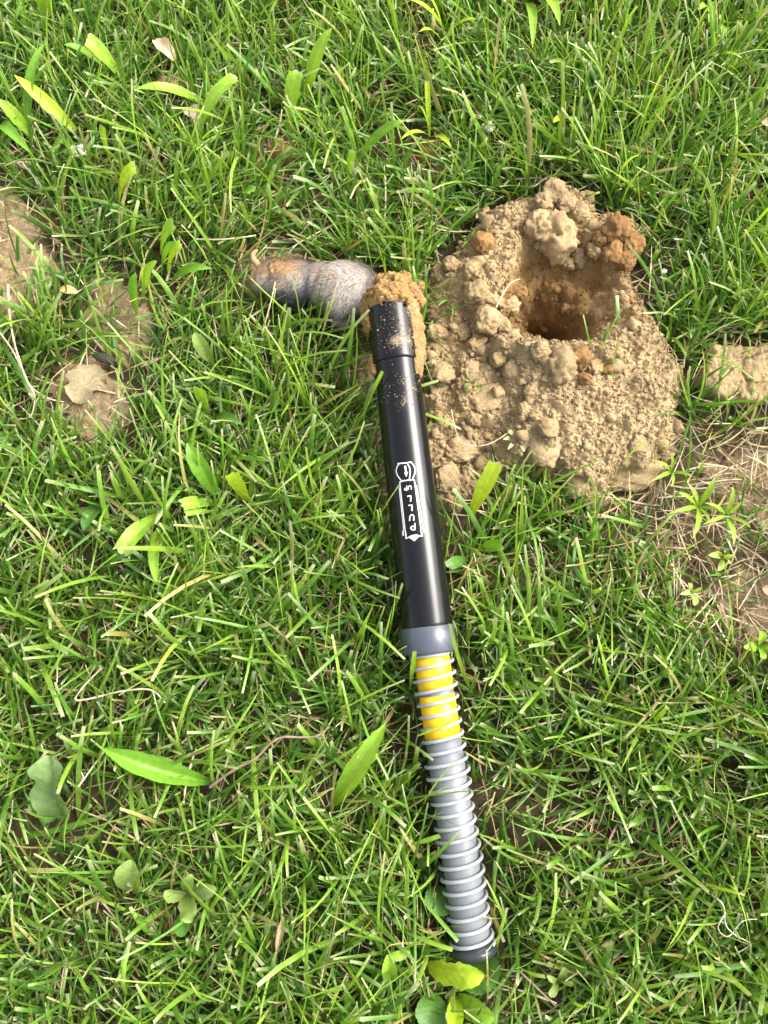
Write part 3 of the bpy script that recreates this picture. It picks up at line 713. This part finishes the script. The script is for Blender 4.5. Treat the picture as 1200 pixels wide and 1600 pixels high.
# ---------------------------------------------------------------- grass
HG = np.full((700, 800), 9.0)                # lowest leaf height per 2 mm cell
def mark(V):
    i = ((V[:, 0] + 0.7) / 0.002).astype(int); j = ((V[:, 1] + 0.5) / 0.002).astype(int); k = (i > 0) & (i < 699) & (j > 0) & (j < 799) & (V[:, 2] > 0.012)
    for di in (-1, 0, 1):
        for dj in (-1, 0, 1): np.minimum.at(HG, (i[k] + di, j[k] + dj), V[k, 2])
def over_leaf(sp):
    i = np.clip(((sp[..., 0] + 0.7) / 0.002).astype(int), 0, 699); j = np.clip(((sp[..., 1] + 0.5) / 0.002).astype(int), 0, 799)
    return (sp[..., 2] > HG[i, j] - 0.002).any(1) & (RNG.random(len(sp)) < 0.8)
def blades(name, base, az, lean, bend, length, width, col_lo, col_hi, cut, K=6, fold=0.25, kind='stuff', mat=None, tips=True, test=True):
    n = len(base); t = np.linspace(0, 1, K)
    al = lean[:, None] + bend[:, None] * t[None] ** 1.3
    drift = RNG.normal(0, 0.35, n)[:, None] * t[None]
    hx = np.cos(az[:, None] + drift); hy = np.sin(az[:, None] + drift)
    tang = np.stack([np.sin(al) * hx, np.sin(al) * hy, np.cos(al)], -1)
    seg = length[:, None, None] / (K - 1) * tang
    spine = base[:, None, :] + np.concatenate([np.zeros((n, 1, 3)), np.cumsum(seg[:, :-1], 1)], 1)
    ok = (spine[:, :, 2] > -0.012).all(1)
    if test: ok &= clear(spine) & ~over_leaf(spine)
    spine, tang, az, width, cut, col_lo, col_hi, length = spine[ok], tang[ok], az[ok], width[ok], cut[ok], col_lo[ok], col_hi[ok], length[ok]
    hx, hy = hx[ok], hy[ok]; n = len(spine)
    side = np.stack([-hy, hx, np.zeros_like(hx)], -1); nor = np.cross(tang, side)
    tw = RNG.normal(0, 0.7, n)[:, None, None] + RNG.normal(0, 0.8, n)[:, None, None] * t[None, :, None]
    s2 = side * np.cos(tw) + nor * np.sin(tw); n2 = -side * np.sin(tw) + nor * np.cos(tw)
    prof = np.minimum(1, 0.55 + 1.4 * t)[None] * np.where(cut[:, None], 1 - 0.35 * t[None] ** 3, np.clip(1 - t[None] ** 2.2, 0.03, 1))
    w = (width[:, None] * prof * 0.5)[..., None]
    V = np.stack([spine - s2 * w, spine + n2 * w * fold * 1.2, spine + s2 * w], 2)      # n,K,3,3
    i = np.arange(n)[:, None, None] * (K * 3) + np.arange(K - 1)[None, :, None] * 3 + np.arange(2)[None, None, :]
    Fc = np.stack([i, i + 1, i + 4, i + 3], -1).reshape(-1, 4)
    g = t[None, :, None]
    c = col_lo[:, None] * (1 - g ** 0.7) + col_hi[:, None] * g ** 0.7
    if tips: c[:, -1] = np.where(cut[:, None], np.array((0.42, 0.46, 0.24)), c[:, -1] * np.array((1.25, 1.1, 0.8)))
    C_ = np.repeat(c[:, :, None], 3, 2)
    o = obj(name, V.reshape(-1, 3), Fc, mat or M_GRASS, col=C_.reshape(-1, 3))
    return tag(o, kind=kind)

def density(x, y):
    d = np.ones(len(x))
    dm_ = poly_sd(x, y, MOUND) + (fbm(x * 45, y * 45, 51, 4) - 0.5) * 0.022
    d *= np.where(dm_ > np.where(y < P(0, 640, 0).y, -0.017, -0.005), 0.012, 1) * np.where(hole_q(x, y) < 1.3, 0, 1)
    ds = poly_sd(x, y, SLAB); d *= np.where(ds > -0.010, 0.0, 1)
    for i, p in enumerate(PATCHES):
        dd = poly_sd(x, y, p) + (fbm(x * 50, y * 50, 91 + i, 3) - 0.5) * 0.04
        d *= 1 - (0.95 if i < 6 else 0.75) * sstep(-0.026, -0.004, dd)
    dt = poly_sd(x, y, THIN) + (fbm(x * 30, y * 30, 131, 3) - 0.5) * 0.08; d *= 1 - 0.82 * sstep(-0.02, 0.03, dt); d *= np.where(poly_sd(x, y, FRONT) > 0, 0.4, 1)
    d *= 0.45 + 0.75 * sstep(0.28, 0.6, fbm(x * 16, y * 16, 141, 3))
    return d
def field(n_clumps, xr, yr, wmul=1.0, lmul=1.0, per=(3, 8), ex=None):
    x = RNG.uniform(*xr, n_clumps); y = RNG.uniform(*yr, n_clumps)
    if ex is not None:
        k = ~((x > ex[0]) & (x < ex[1]) & (y > ex[2]) & (y < ex[3])); x, y = x[k], y[k]
    k = RNG.random(len(x)) < density(x, y); x, y = x[k], y[k]
    m = RNG.integers(per[0], per[1], len(x)); cid = np.repeat(np.arange(len(x)), m); n = len(cid)
    bx = x[cid] + RNG.normal(0, 0.004, n); by = y[cid] + RNG.normal(0, 0.004, n)
    lush = fbm(bx * 9, by * 9, 151, 3)
    flow_ = (fbm(x * 4, y * 4, 161, 2) * 3.5 - 0.2)[cid]
    az = np.where(RNG.random(n) < 0.5, RNG.uniform(0, 6.283, n), flow_ + RNG.normal(0, 0.8, n))
    lean = np.clip(np.abs(RNG.normal(0.74, 0.40, n)), 0.05, 1.45); bend = RNG.normal(0.55, 0.5, n)
    length = np.clip(RNG.gamma(5.5, 0.0098, n), 0.018, 0.105) * (0.92 + 0.55 * lush) * lmul
    width = np.clip(RNG.gamma(6, 0.00050, n), 0.0014, 0.0060) * wmul
    hue = np.clip(RNG.normal(0.45, 0.25, n) + (lush - 0.5) * 0.2 + (length - 0.065) * 6.0 - (lean - 0.74) * 0.18, 0, 1)[:, None]
    deep = np.array((0.045, 0.125, 0.018)); mid_ = np.array((0.114, 0.258, 0.030)); lime = np.array((0.26, 0.42, 0.050))
    c = np.where(hue < 0.5, deep + (mid_ - deep) * hue * 2, mid_ + (lime - mid_) * (hue - 0.5) * 2)
    c = c * RNG.uniform(0.8, 1.2, (n, 1)); dry = RNG.random(n) < 0.06
    c[dry] = np.array((0.38, 0.34, 0.12)) * RNG.uniform(0.7, 1.2, (dry.sum(), 1))
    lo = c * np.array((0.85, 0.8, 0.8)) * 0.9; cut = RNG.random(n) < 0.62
    return np.stack([bx, by, np.full(n, -0.003)], -1), az, lean, bend, length, width, lo, c, cut
VIEW = (-0.64, 0.64, -0.44, 1.02)

def straw(n, xr, yr, dens, wmul=1.0):
    x = RNG.uniform(*xr, n * 3); y = RNG.uniform(*yr, n * 3); k = RNG.random(len(x)) < dens(x, y); x, y = x[k][:n], y[k][:n]; n = len(x)
    pal = np.array([(0.42, 0.33, 0.20), (0.30, 0.22, 0.14), (0.50, 0.43, 0.30), (0.22, 0.15, 0.09), (0.38, 0.26, 0.13)])
    c = pal[RNG.integers(0, 5, n)] * RNG.uniform(0.75, 1.2, (n, 1))
    return (np.stack([x, y, RNG.uniform(0.002, 0.014, n)], -1), RNG.uniform(0, 6.283, n), RNG.uniform(1.25, 1.6, n), RNG.normal(0, 0.25, n),
            RNG.uniform(0.018, 0.07, n), RNG.uniform(0.0008, 0.0024, n) * wmul, c, c * 1.1, RNG.random(n) < 0.3)
def dens_thatch(x, y):
    dm_ = poly_sd(x, y, MOUND); dt = poly_sd(x, y, THIN)
    return np.where(dm_ > 0.004, 0.02, 1) * np.where(poly_sd(x, y, SLAB) > 0, 0.02, 1) * (0.35 + 0.65 * sstep(-0.03, 0.02, dt))

# ---------------------------------------------------------------- single leaves, weeds and litter
def leaf_geo(pts, width, prof='blade', fold=0.25, ripple=0.0, nl=18, nw=7, roll=0.0, col=(0.2, 0.38, 0.05), seed=0, edge_col=None):
    """pts: 3 or 4 world points (base to tip); returns vertices, faces, colours, uv"""
    pts = [np.array(p, float) for p in pts]; t = np.linspace(0, 1, nl)
    if len(pts) == 2: pts = [pts[0], (pts[0] + pts[1]) / 2 + np.array((0, 0, 0.15 * np.linalg.norm(pts[1] - pts[0]))), pts[1]]
    if len(pts) == 3: sp = ((1 - t) ** 2)[:, None] * pts[0] + (2 * t * (1 - t))[:, None] * (2 * pts[1] - 0.5 * pts[0] - 0.5 * pts[2]) + (t ** 2)[:, None] * pts[2]
    else: sp = ((1 - t) ** 3)[:, None] * pts[0] + (3 * t * (1 - t) ** 2)[:, None] * pts[1] + (3 * t ** 2 * (1 - t))[:, None] * pts[2] + (t ** 3)[:, None] * pts[3]
    tg = np.gradient(sp, axis=0); tg /= np.linalg.norm(tg, axis=1)[:, None] + 1e-12
    sd = np.cross(tg, np.array((0, 0, 1.0))); sd /= np.linalg.norm(sd, axis=1)[:, None] + 1e-9; nm = np.cross(sd, tg)
    a = roll; s2 = sd * math.cos(a) + nm * math.sin(a); n2 = -sd * math.sin(a) + nm * math.cos(a)
    rs = random.Random(seed)
    if prof == 'blade': w = np.minimum(1, 0.45 + 1.6 * t) * np.clip(1 - t ** 3.5, 0.04, 1)
    elif prof == 'cut': w = np.minimum(1, 0.4 + 1.1 * t) * (1 - 0.12 * t ** 3)
    elif prof == 'lance': w = np.clip(np.sin(np.pi * np.clip(t * 0.93 + 0.05, 0, 1)) ** 0.8, 0.05, 1)
    elif prof == 'oval': w = np.clip(np.sin(np.pi * np.clip(t, 0.02, 0.985)) ** 0.55, 0.05, 1)
    elif prof == 'toothed': w = np.clip(np.sin(np.pi * np.clip(t * 0.95 + 0.03, 0, 1)) ** 0.6, 0.04, 1) * (1 - 0.22 * ((t * 7) % 1))
    elif prof == 'lobed': w = np.clip(np.sin(np.pi * np.clip(t, 0.02, 0.98)) ** 0.5, 0.05, 1) * (0.72 + 0.38 * np.abs(np.sin(t * 9.2 + 0.4)))
    u = np.linspace(-1, 1, nw); W = (width * 0.5) * w
    jag = np.array([[1 + (rs.uniform(-.06, .06) if abs(uu) == 1 else 0) for uu in u] for _ in t])
    off = fold * (np.abs(u)[None] - 0.5) * W[:, None] + ripple * np.sin(t * 11 + seed)[:, None] * (u ** 2)[None] * np.sign(u)[None]
    V = sp[:, None] + s2[:, None] * (W[:, None] * u[None] * jag)[..., None] + n2[:, None] * off[..., None]
    if prof == 'cut':
        V[-1] += tg[-1] * (np.array([rs.uniform(-.12, .12) for _ in u]) * width)[:, None]
    c = np.tile(np.array(col), (nl, nw, 1)) * (0.9 + 0.2 * np.linspace(0, 1, nl))[:, None, None]
    mid_i = nw // 2; c[:, mid_i] *= np.array((1.25, 1.15, 1.2))
    if prof == 'cut': c[-1] = np.array((0.45, 0.45, 0.25))
    if edge_col is not None: c[:, 0] = edge_col; c[:, -1] = edge_col
    uv = np.stack(np.meshgrid(np.linspace(0, 1, nl), u, indexing='ij')[::-1], -1)
    return V.reshape(-1, 3), grid_faces(nl, nw), c.reshape(-1, 3), uv.reshape(-1, 2)
SEED = [100]
def px_leaf(p0, p1, zt, wpx, sag=0.35, z0=0.004):
    a = P(p0[0], p0[1], z0); b = P(p1[0], p1[1], zt); m = a.lerp(b, 0.5) + Vector((0, 0, sag * (b - a).length)); 
    return [a, m, b], S((p0[0] + p1[0]) / 2, (p0[1] + p1[1]) / 2, wpx, zt)
def plant(name, leaves, label, cat, group=None):
    """leaves: (base px, tip px, tip height, width px, profile, colour, options)"""
    root_ = None; base = None
    if len(leaves) > 1:
        l0 = leaves[0]; base = P(l0[0][0], l0[0][1], 0); root_ = empty(name, base); tag(root_, label, cat, group)
    for p0, p1, zt, wpx, prof, col, opt in leaves:
        SEED[0] += 1; opt = dict(opt); pts, w = px_leaf(p0, p1, zt + (0 if 'z0' in opt else 0.014), wpx * 1.1, opt.pop('sag', 0.18), opt.pop('z0', 0.008)); mat = opt.pop('mat', M_BROAD if prof in ('oval', 'toothed', 'lobed') else M_LEAF)
        V, Fc, c, uv = leaf_geo(pts, w, prof, col=col, seed=SEED[0], **opt); mark(V)
        if root_: obj('leaf', V, Fc, mat, root_, base=base, col=c, uv=uv)
        else: tag(obj(name, V, Fc, mat, origin=tuple(pts[0]), col=c, uv=uv), label, cat, group)
    return root_
G1 = (0.27, 0.46, 0.045); G2 = (0.17, 0.36, 0.035); G3 = (0.11, 0.25, 0.04); Y1 = (0.42, 0.58, 0.035); DK = (0.075, 0.19, 0.035); BR = (0.40, 0.28, 0.16); PALE = (0.30, 0.42, 0.12)
B = 'broad_grass'; o_ = {}
plant(B, [((45, 215), (72, 66), .055, 17, 'blade', G2, {}), ((50, 212), (-4, 155), .04, 20, 'blade', G1, {}), ((118, 205), (22, 117), .05, 22, 'blade', Y1, {'sag': .08}), ((0, 195), (48, 240), .03, 18, 'blade', G2, {})],
      'bright broad grass blades fanning out near the top left corner', 'grass tuft')
plant(B, [((195, 128), (136, 62), .05, 24, 'cut', G1, {}), ((165, 105), (100, 70), .035, 15, 'blade', G2, {}), ((80, 30), (70, -20), .06, 32, 'cut', G1, {}), ((110, 20), (115, -25), .05, 16, 'cut', G2, {})],
      'wide mown grass blades at the top edge left of the dried leaf', 'grass tuft')
plant(B, [((328, 168), (212, 140), .045, 19, 'blade', G1, {}), ((300, 235), (368, 120), .055, 20, 'cut', G1, {})], 'two crossing broad grass blades above the dried leaf scraps', 'grass tuft')
plant(B, [((186, 322), (211, 262), .05, 24, 'cut', Y1, {})], 'single wide lime grass blade standing below the white scrap', 'grass blade')
plant(B, [((174, 255), (161, 197), .045, 13, 'cut', G1, {}), ((80, 245), (92, 228), .03, 26, 'cut', G2, {})], 'short narrow cut grass blade beside the white scrap', 'grass blade')
plant(B, [((252, 402), (272, 350), .05, 24, 'cut', G1, {}), ((262, 430), (283, 382), .045, 17, 'cut', Y1, {}), ((290, 320), (270, 294), .03, 24, 'cut', G2, {}), ((375, 310), (395, 298), .03, 17, 'cut', G2, {})],
      'cluster of stubby wide cut blades between bare soil and lawn', 'grass tuft')
plant(B, [((452, 208), (464, 112), .055, 24, 'cut', G1, {}), ((478, 155), (519, 44), .065, 24, 'blade', G1, {}), ((432, 165), (410, 114), .05, 17, 'cut', G2, {}), ((455, 70), (472, 30), .05, 15, 'cut', G2, {})],
      'tall broad grass blades standing at the top centre', 'grass tuft')
plant(B, [((560, 250), (634, 188), .045, 18, 'blade', G2, {}), ((545, 290), (552, 235), .04, 12, 'cut', G1, {})], 'curved broad grass blade left of the small orange soil heap', 'grass blade')
plant(B, [((671, 214), (667, 127), .055, 8, 'cut', Y1, {'sag': .03}), ((670, 212), (625, 219), .03, 8, 'blade', Y1, {}), ((674, 214), (706, 232), .025, 10, 'blade', Y1, {}), ((672, 210), (655, 165), .04, 6, 'blade', G1, {})],
      'yellow green seedling growing out of the small orange soil heap', 'seedling')
plant(B, [((700, 60), (640, 0), .05, 10, 'blade', Y1, {}), ((695, 62), (665, -10), .06, 9, 'blade', Y1, {}), ((690, 60), (720, -5), .06, 9, 'blade', G1, {}), ((692, 62), (745, 30), .04, 9, 'blade', Y1, {}), ((690, 66), (655, 50), .04, 9, 'blade', Y1, {})],
      'yellow green grass tuft spreading at the top edge', 'grass tuft')
plant(B, [((828, -10), (875, 40), .045, 22, 'blade', G1, {}), ((822, 5), (832, 76), .03, 15, 'blade', G1, {}), ((835, -5), (880, -15), .04, 20, 'blade', G1, {})], 'drooping broad leaves hanging in at the top right of centre', 'grass tuft')
plant(B, [((214, 492), (212, 428), .05, 18, 'lance', G2, {}), ((224, 470), (245, 408), .055, 20, 'lance', G1, {}), ((252, 432), (276, 380), .06, 22, 'lance', G2, {}), ((268, 440), (332, 420), .04, 17, 'blade', G2, {}), ((230, 425), (196, 405), .04, 16, 'blade', G3, {}), ((228, 470), (226, 416), .06, 12, 'blade', Y1, {})],
      'leafy broad grass clump beside the upper left soil patch', 'grass tuft')
plant('dandelion_leaf', [((328, 566), (304, 520), .035, 20, 'oval', PALE, {'fold': .5})], 'folded pale leaf curling up right of the bare soil patches', 'leaf')
plant(B, [((326, 648), (312, 606), .05, 20, 'cut', G1, {}), ((336, 650), (380, 664), .035, 17, 'blade', G3, {})], 'short wide grass blades right of the dull leaf on soil', 'grass tuft')
plant(B, [((338, 774), (293, 692), .04, 26, 'lance', G2, {'fold': .4})], 'long pointed broad leaf lying left of the printed tube', 'leaf')
plant(B, [((388, 784), (362, 738), .05, 24, 'cut', Y1, {'roll': .4}), ((335, 786), (283, 790), .03, 20, 'cut', G1, {'fold': .4}), ((335, 800), (290, 803), .026, 10, 'cut', G1, {})], 'light curled broad blades nearest left of the tube emblem', 'grass tuft')
plant(B, [((250, 804), (189, 864), .03, 27, 'cut', G1, {'fold': .5}), ((246, 826), (246, 914), .03, 16, 'lance', G1, {}), ((160, 785), (130, 830), .02, 24, 'blade', DK, {})], 'broad torn grass blades pointing down in the left lawn', 'grass tuft')
plant(B, [((328, 1222), (163, 1170), .045, 32, 'lance', G2, {'fold': .85, 'roll': -.25})], 'large wide grass blade lying beside the thin twig', 'leaf')
plant(B, [((522, 1256), (602, 1132), .055, 30, 'lance', G1, {'fold': .7, 'sag': .12, 'roll': .2})], 'large wide pointed blade left of the spring', 'leaf')
plant(B, [((734, 806), (776, 722), .055, 24, 'cut', Y1, {'sag': .08})], 'wide lime blade standing between tube and soil mound', 'grass blade')
plant(B, [((748, 858), (786, 852), .03, 18, 'cut', G2, {}), ((728, 872), (700, 885), .025, 18, 'cut', G3, {})], 'short broad blades lying right of the tube below the mound', 'grass tuft')
plant('dandelion', [((668, 1508), (756, 1524), .035, 40, 'toothed', Y1, {'fold': .35, 'ripple': .002}), ((712, 1556), (706, 1618), .03, 27, 'blade', Y1, {'fold': .4}), ((716, 1556), (772, 1592), .03, 34, 'toothed', G1, {'fold': .3}), ((735, 1495), (770, 1545), .015, 58, 'oval', DK, {}), ((676, 1550), (672, 1612), .012, 46, 'oval', G3, {})],
      'bright yellow green broadleaf weed below the end cap', 'weed')
plant('dandelion_leaf', [((612, 1534), (606, 1492), .035, 22, 'oval', G1, {'fold': .5}), ((606, 1494), (640, 1488), .03, 14, 'oval', G1, {'z0': .035})], 'small folded green leaf left of the bright weed', 'leaf')
plant('weed_leaf', [((690, 1385), (680, 1430), .012, 44, 'oval', G3, {})], 'dull green leaf tucked under the left side of the spring', 'leaf')
plant('violet_leaf', [((98, 1288), (76, 1180), .03, 56, 'lobed', (0.17, 0.27, 0.09), {'fold': .5, 'ripple': .006, 'nw': 9, 'roll': .25}), ((90, 1280), (52, 1245), .015, 30, 'lobed', G3, {'ripple': .002})], 'dull green lobed leaf near the left edge', 'leaf')
plant('round_leaf', [((205, 1394), (206, 1344), .03, 40, 'oval', PALE, {'fold': .5})], 'single small rounded green leaf in the lower left lawn', 'leaf')
plant('wilted_weed', [((292, 1400), (258, 1392), .03, 26, 'toothed', PALE, {'fold': .4}), ((294, 1395), (300, 1440), .028, 34, 'toothed', PALE, {'ripple': .002}), ((296, 1392), (338, 1388), .026, 26, 'oval', (0.26, 0.34, 0.12), {}), ((290, 1420), (285, 1464), .02, 24, 'oval', G3, {}), ((292, 1395), (300, 1366), .03, 20, 'oval', PALE, {})],
      'pale wilted leaf cluster right of the small rounded leaf', 'weed')
def seedling(px, py, size, col, label, n=5, prof='oval', wr=0.5, a0=0.0):
    lv = []
    for i in range(n):
        a = a0 + 6.283 * i / n + random.uniform(-.35, .35); s = size * random.uniform(.7, 1.15)
        lv.append(((px, py), (px + math.cos(a) * s, py - math.sin(a) * s * .9), random.uniform(.015, .03), s * wr, prof, tuple(np.array(col) * random.uniform(.85, 1.15)), {'nl': 9, 'nw': 5}))
    return plant('weed_seedling', lv, label, 'seedling')
seedling(1080, 925, 22, PALE, 'small clover like seedling right of the tube collar in thin lawn', 4, a0=.4)
seedling(1128, 872, 20, (0.34, 0.46, 0.10), 'pale sprout on the bare soil at the right edge', 6, 'toothed')
seedling(1090, 792, 52, G1, 'star shaped crabgrass sprout just below the mound on thin lawn', 7, 'blade', .16)
seedling(1133, 806, 48, (0.33, 0.5, 0.07), 'star shaped crabgrass sprout nearest the right edge', 6, 'blade', .16, .5)
seedling(1048, 738, 36, G1, 'crabgrass sprout beside the lowest flat clod of the mound', 5, 'blade', .2)
seedling(872, 1532, 26, PALE, 'pale toothed seedling in the lower right lawn', 4, 'toothed', .55, 1.2)
seedling(1132, 42, 22, G1, 'round leaved weed in the top right corner', 3, 'oval', .8)
seedling(1105, 18, 20, G1, 'small round leaved weed at the top edge by the corner', 3, 'oval', .8, 1)
seedling(880, 188, 15, Y1, 'tiny yellow leaf pair above the soil mound', 2, 'oval', .7, .3)
seedling(1185, 1010, 24, G1, 'weed with rounded leaves at the right edge below bare soil', 4, 'oval', .6)
seedling(735, 378, 20, G2, 'green sprig growing on the upper left shoulder of the mound', 5, 'blade', .22)
seedling(706, 470, 26, G2, 'grass sprig between the tube mouth and the burrow', 5, 'blade', .14)
seedling(738, 604, 17, G3, 'dark sprig among clods below the burrow', 6, 'blade', .25)
seedling(806, 690, 20, (0.42, 0.48, 0.28), 'whitish green sprig at the lower edge of the mound', 6, 'oval', .35)
# fine blades that lie across the trap
for p0, p1, z0, zt, w, col, lab in [((640, 1078), (648, 1018), .02, .082, 7, G1, 'thin grass blade crossing the left edge of the collar'),
                                   ((574, 632), (598, 580), .05, .095, 6, G1, 'thin grass blade crossing the left edge of the black tube'),
                                   ((652, 1150), (706, 1128), .052, .074, 5, Y1, 'thin grass blade lying across the yellow band'),
                                   ((655, 1398), (716, 1471), .045, .058, 6, G2, 'thin grass blade crossing the bottom of the spring'),
                                   ((620, 1450), (708, 1484), .02, .05, 7, G1, 'longer grass blade lying over the end cap edge'),
                                   ((640, 1320), (687, 1306), .03, .055, 7, G1, 'short grass tip touching the left side of the spring')]:
    plant('grass_blade', [(p0, p1, zt, w, 'cut', col, {'z0': z0, 'sag': .06, 'nw': 3})], lab, 'grass blade')

# twig, straws, roots
def curve_px(pts, n=60):
    q = np.array([P(*p) for p in pts]); t = np.linspace(0, len(q) - 1, n); i = np.clip(t.astype(int), 0, len(q) - 2); f = (t - i)[:, None]
    p0, p1, p2, p3 = q[np.clip(i - 1, 0, None)], q[i], q[i + 1], q[np.clip(i + 2, None, len(q) - 1)]
    return 0.5 * (2 * p1 + (p2 - p0) * f + (2 * p0 - 5 * p1 + 4 * p2 - p3) * f ** 2 + (3 * p1 - p0 - 3 * p2 + p3) * f ** 3)
def strand(name, pts, r0, r1, mat, label, cat, n=60):
    c = curve_px(pts, n); V, Fc = sweep(c, np.linspace(r0, r1, n) * (1 + 0.15 * np.sin(np.arange(n) * 0.9)), 8); mark(V)
    return tag(obj(name, V, Fc, mat, origin=tuple(c[0])), label, cat)
M_STEM = mat_plain('dry_stem', (0.52, 0.43, 0.29), 0.8, 0.2, 200, 0.2, 0.3)
strand('twig', [(328, 1230, .035), (365, 1203, .042), (398, 1186, .045), (420, 1164, .046), (440, 1152, .046), (470, 1152, .044), (495, 1150, .044), (514, 1136, .04)], .0016, .0010, M_TWIG, 'thin crooked brown twig lying in the left lawn', 'twig')
strand('dry_stem', [(12, 445, .02), (16, 500, .025), (25, 545, .025), (40, 590, .025), (54, 620, .02), (48, 650, .015), (30, 655, .01)], .0013, .0009, M_STEM, 'pale dry grass stem bent along the left edge', 'straw')
strand('dry_stem', [(0, 520, .02), (22, 552, .025), (45, 600, .022), (75, 622, .018), (100, 628, .012)], .001, .0007, M_STEM, 'thinner pale stem crossing the bent one at the left edge', 'straw')
strand('dry_stem', [(305, 374, .03), (350, 374, .04), (400, 368, .042)], .001, .0008, M_STEM, 'straight straw lying above the dead mole', 'straw')
strand('dry_stem', [(160, 1042, .03), (118, 1093, .03), (190, 1080, .034), (235, 1078, .034), (258, 1098, .03)], .0011, .0008, M_STEM, 'kinked tan stem in the lawn left of the spring', 'straw')
strand('dry_stem', [(410, 520, .03), (424, 468, .045), (430, 440, .05)], .0009, .0006, M_STEM, 'thin straw sticking up in front of the dead mole', 'straw')
strand('dried_root', [(1112, 1398, .035), (1130, 1415, .04), (1134, 1445, .04), (1150, 1462, .04), (1172, 1475, .035), (1150, 1490, .03)], .0010, .0005, M_WHITE, 'longest pale root of the tangle at lower right edge', 'root')
strand('dried_root', [(1134, 1425, .04), (1122, 1450, .042), (1138, 1463, .042), (1160, 1440, .04), (1183, 1436, .036)], .0007, .0004, M_WHITE, 'curled pale root crossing the lower right tangle', 'root')
strand('dried_root', [(812, 1518, .025), (840, 1545, .03), (868, 1572, .028)], .0012, .0008, M_TWIG, 'thin dark stem beside the pale toothed seedling', 'twig')
strand('dry_stem', [(705, 640, .035), (720, 690, .03), (760, 695, .035), (800, 672, .032)], .0006, .0005, M_STEM, 'fine straw on the low soil right of the tube', 'straw')
strand('dry_stem', [(775, 480, .06), (795, 445, .06), (812, 436, .055)], .0008, .0005, M_STEM, 'fine straw poking from the left wall of the burrow', 'straw')

# dried leaves and scraps
def scrap(name, p0, p1, z, w, prof, col, label, cat, **kw):
    pts, ww = px_leaf(p0, p1, z, w, kw.pop('sag', .12), kw.pop('z0', z))
    SEED[0] += 1; V, Fc, c, uv = leaf_geo(pts, ww, prof, col=col, seed=SEED[0], **kw); mark(V)
    return tag(obj(name, V, Fc, M_STRAW, origin=tuple(pts[0]), col=c, uv=uv), label, cat)
scrap('dried_leaf', (242, 62), (274, 94), .045, 22, 'oval', (0.52, 0.38, 0.24), 'dried tan leaf curled on the grass at upper left', 'dried leaf', fold=.8, ripple=.002)
scrap('dried_leaf', (290, 170), (316, 188), .025, 24, 'lobed', (0.38, 0.30, 0.21), 'greyish brown dried leaf below the crossing broad blades', 'dried leaf', ripple=.003)
scrap('dried_leaf', (240, 128), (285, 134), .015, 18, 'lobed', (0.22, 0.12, 0.07), 'dark brown dead leaf under the crossing broad blades', 'dried leaf', ripple=.002)
scrap('dried_leaf', (94, 452), (121, 456), .02, 16, 'toothed', (0.50, 0.30, 0.13), 'small orange brown leaf chip on the upper left soil', 'dried leaf', fold=.3)
scrap('dull_leaf', (150, 570), (120, 630), .016, 58, 'lobed', (0.235, 0.195, 0.11), 'dull tan green leaf lying on the lower left soil patch', 'dried leaf', ripple=.002, fold=.15)
scrap('dried_leaf', (443, 1432), (432, 1490), .03, 10, 'blade', (0.34, 0.24, 0.14), 'narrow curled brown leaf in the lawn left of the spring end', 'dried leaf', fold=.9)
scrap('dried_leaf', (968, 1460), (992, 1452), .02, 8, 'blade', (0.48, 0.28, 0.12), 'small orange straw scrap in the lower right lawn', 'dried leaf')
scrap('dried_leaf', (1190, 190), (1206, 196), .03, 16, 'oval', (0.45, 0.30, 0.17), 'brown leaf bit at the upper right edge', 'dried leaf', fold=.5)
scrap('dried_leaf', (1192, 918), (1206, 926), .02, 18, 'toothed', (0.45, 0.30, 0.18), 'brown chip at the right edge beside bare soil', 'dried leaf')
bk = bpy.data.objects.new('bark_chip', clod_mesh('bark', 88, 3, (0.04, 0.04, 0.045), 0.15)); bk.data.materials.clear(); bk.data.materials.append(M_DARKBARK)
bk.location = P(163, 560, .018); bk.scale = (.014, .005, .004); bk.rotation_euler = (0, 0, -.35); link(bk); tag(bk, 'dark wood chip between the two left soil patches', 'wood chip')
def fluff(px, py, z, r, label):
    o = bpy.data.objects.new('white_scrap', clod_mesh('scrap', px, 3, (0.6, 0.6, 0.6), 0.5, 0.5)); o.data.materials.clear(); o.data.materials.append(M_WHITE)
    o.location = P(px, py, z); s = S(px, py, r, z); o.scale = (s, s, s * .6); link(o); tag(o, label, 'scrap')
fluff(763, 198, .03, 9, 'small white scrap caught in grass above the mound'); fluff(121, 236, .035, 11, 'whitish crumpled scrap in the upper left lawn'); fluff(1038, 424, .03, 4, 'tiny white fleck in grass right of the mound')

# ---------------------------------------------------------------- the lawn, grown round everything above
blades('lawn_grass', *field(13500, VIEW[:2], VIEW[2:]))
blades('outer_lawn_grass', *field(16000, (-1.5, 1.5), (-1.1, 2.1), 1.6, 1.1, ex=VIEW), K=5, test=False)
blades('dead_grass_thatch', *straw(8000, VIEW[:2], VIEW[2:], dens_thatch), K=5, fold=0.1, mat=M_STRAW, tips=False)
